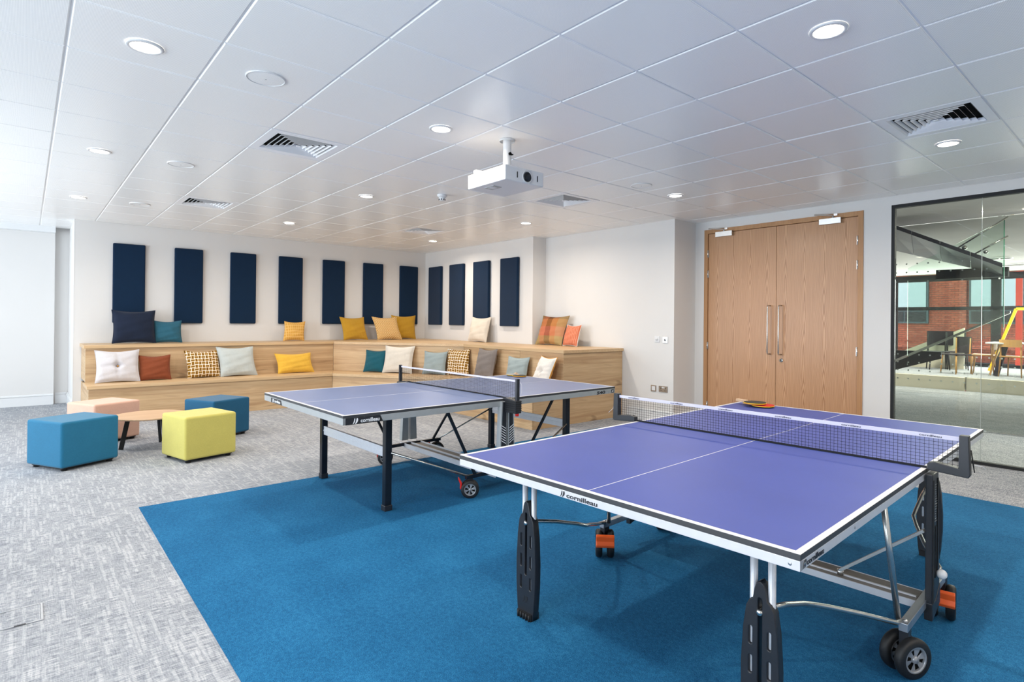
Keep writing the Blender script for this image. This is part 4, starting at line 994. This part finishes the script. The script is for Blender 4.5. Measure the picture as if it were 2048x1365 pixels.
# street front beyond: brick building
M['win_frame'] = plain('slate_window_frame', (74, 92, 100), .5); M['pale_pane'] = plain('pale_blue_pane', (176, 196, 208), .3, 0, .5, .04)  # slate for the window surrounds, plain pale blue for the upper panes
bb_ = thing('brick_building', 'red brick building with dark framed windows across the street', 'building', (-6.5, 27, -2.5))
MB().box(-9, 9, 0, .5, 0, 9).build('wall', 'brick', bb_)
for x0 in (-4.6, -1.65, 1.3, 4.25):
    MB().box(x0-.07, x0+1.57, -.14, .02, 3.95, 5.7).build('window_surround', 'win_frame', bb_)
    MB().box(x0, x0+1.5, -.18, -.15, 4.5, 5.6).build('upper_pane', 'pale_pane', bb_); MB().box(x0, x0+.72, -.18, -.15, 4.02, 4.42).build('lower_pane', 'black', bb_); MB().box(x0+.78, x0+1.5, -.18, -.15, 4.02, 4.42).build('lower_pane', 'black', bb_)
for x0 in (-5.9, -2.6, .6, 3.7): MB().box(x0, x0+.55, -.18, 0, 0, 9).build('pier', 'brick', bb_)
MB().box(-9, 9, -.3, 0, 3.0, 3.16).build('string_course', 'brick', bb_); MB().box(-9, 9, -.36, 0, 2.35, 2.5).build('cornice', 'edge_dark', bb_)
rc = MB().box(-.07, .07, -.07, .07, -2.5, 6).build('red_column', plain('red_paint', (206, 70, 48), .5), None, 0, (-3.05, 21.5, 0)); tag(rc, 'red painted column outside the far glazing at right', 'column')
struct(MB().box(-14, 8, 19.4, 30, -2.7, -2.5).build('floor_street', 'stucco'))
# chairs and table on the platform
def wchair(label, x, y, rz, seat='wood_chair', back='wood_chair', leg='wood_chair', sh=.45, bh=.80, z=.287, name='dining_chair'):
    t = thing(name, label, 'chair', (x, y, z), rz, 'chairs on the platform beyond the glass')
    MB().box(-.21, .21, -.20, .20, sh-.03, sh).build('seat', seat, t, .01)
    for sx in (-1, 1):
        MB().tube([(sx*.18, -.17, sh-.02), (sx*.205, -.20, 0)], [.018, .012], 8).build('leg', leg, t)
        MB().tube([(sx*.185, .18, bh-.03), (sx*.18, .17, sh-.02), (sx*.205, .21, 0)], [.014, .018, .012], 8).build('leg', leg, t)
    N = 8; pts = [(-.2+.4*k/N, .18+.05*math.sin(PI*k/N)) for k in range(N+1)]; pts2 = [(x_, y_+.018) for x_, y_ in pts[::-1]]
    MB().prism(pts+pts2, bh-(.16 if back == 'wood_chair' else .36), bh).build('backrest', back, t)
M['chair_dark'] = fabric('dark_chair_fabric', (44, 40, 46), .9, 300)
wchair('wooden chair at right on the platform, partly cut by the frame', -2.33, 15.95, 2.9)
wchair('wooden chair left of the white table on the platform', -2.93, 16.3, -1.5, bh=.72)
wchair('dark upholstered chair with wooden legs on the platform', -3.35, 15.9, -.6, 'chair_dark', 'chair_dark', bh=.84)
wchair('black chair at the back left on the platform', -3.95, 17.0, .4, 'chair_dark', 'chair_dark', 'black_matt', bh=.95)
wchair('black chair next to the back left one on the platform', -3.65, 17.4, .3, 'chair_dark', 'chair_dark', 'black_matt', bh=.95)
ttb = thing('dining_table', 'long white topped table with dark and wooden legs on the platform', 'table', (-1.75, 16.2, .287))
MB().box(-1.05, 1.0, -.45, .45, .70, .73).build('table_top', 'white', ttb, .005)
for sx in (-.72, .8): MB().bar((sx, -.3, .7), (sx-.16, -.36, 0), .10, .06, (0, 1, 0)).build('leg', 'chair_dark', ttb); MB().bar((sx-.12, -.2, .7), (sx-.28, -.26, 0), .03, .05, (0, 1, 0)).build('leg', 'wood_chair', ttb)
yf = thing('yellow_trestle', 'bright yellow leaning trestle frame behind the platform table', 'trestle', (-2.9, 17.6, .287))
MB().bar((.35, 0, 1.5), (-.15, 0, 0), .06, .03, (0, 1, 0)).build('post', 'yellow_paint', yf); MB().bar((.7, 0, 1.5), (1.25, 0, 0), .06, .03, (0, 1, 0)).build('post', 'yellow_paint', yf); MB().bar((.35, 0, 1.5), (.7, 0, 1.5), .06, .03, (0, 1, 0)).build('top_bar', 'yellow_paint', yf)
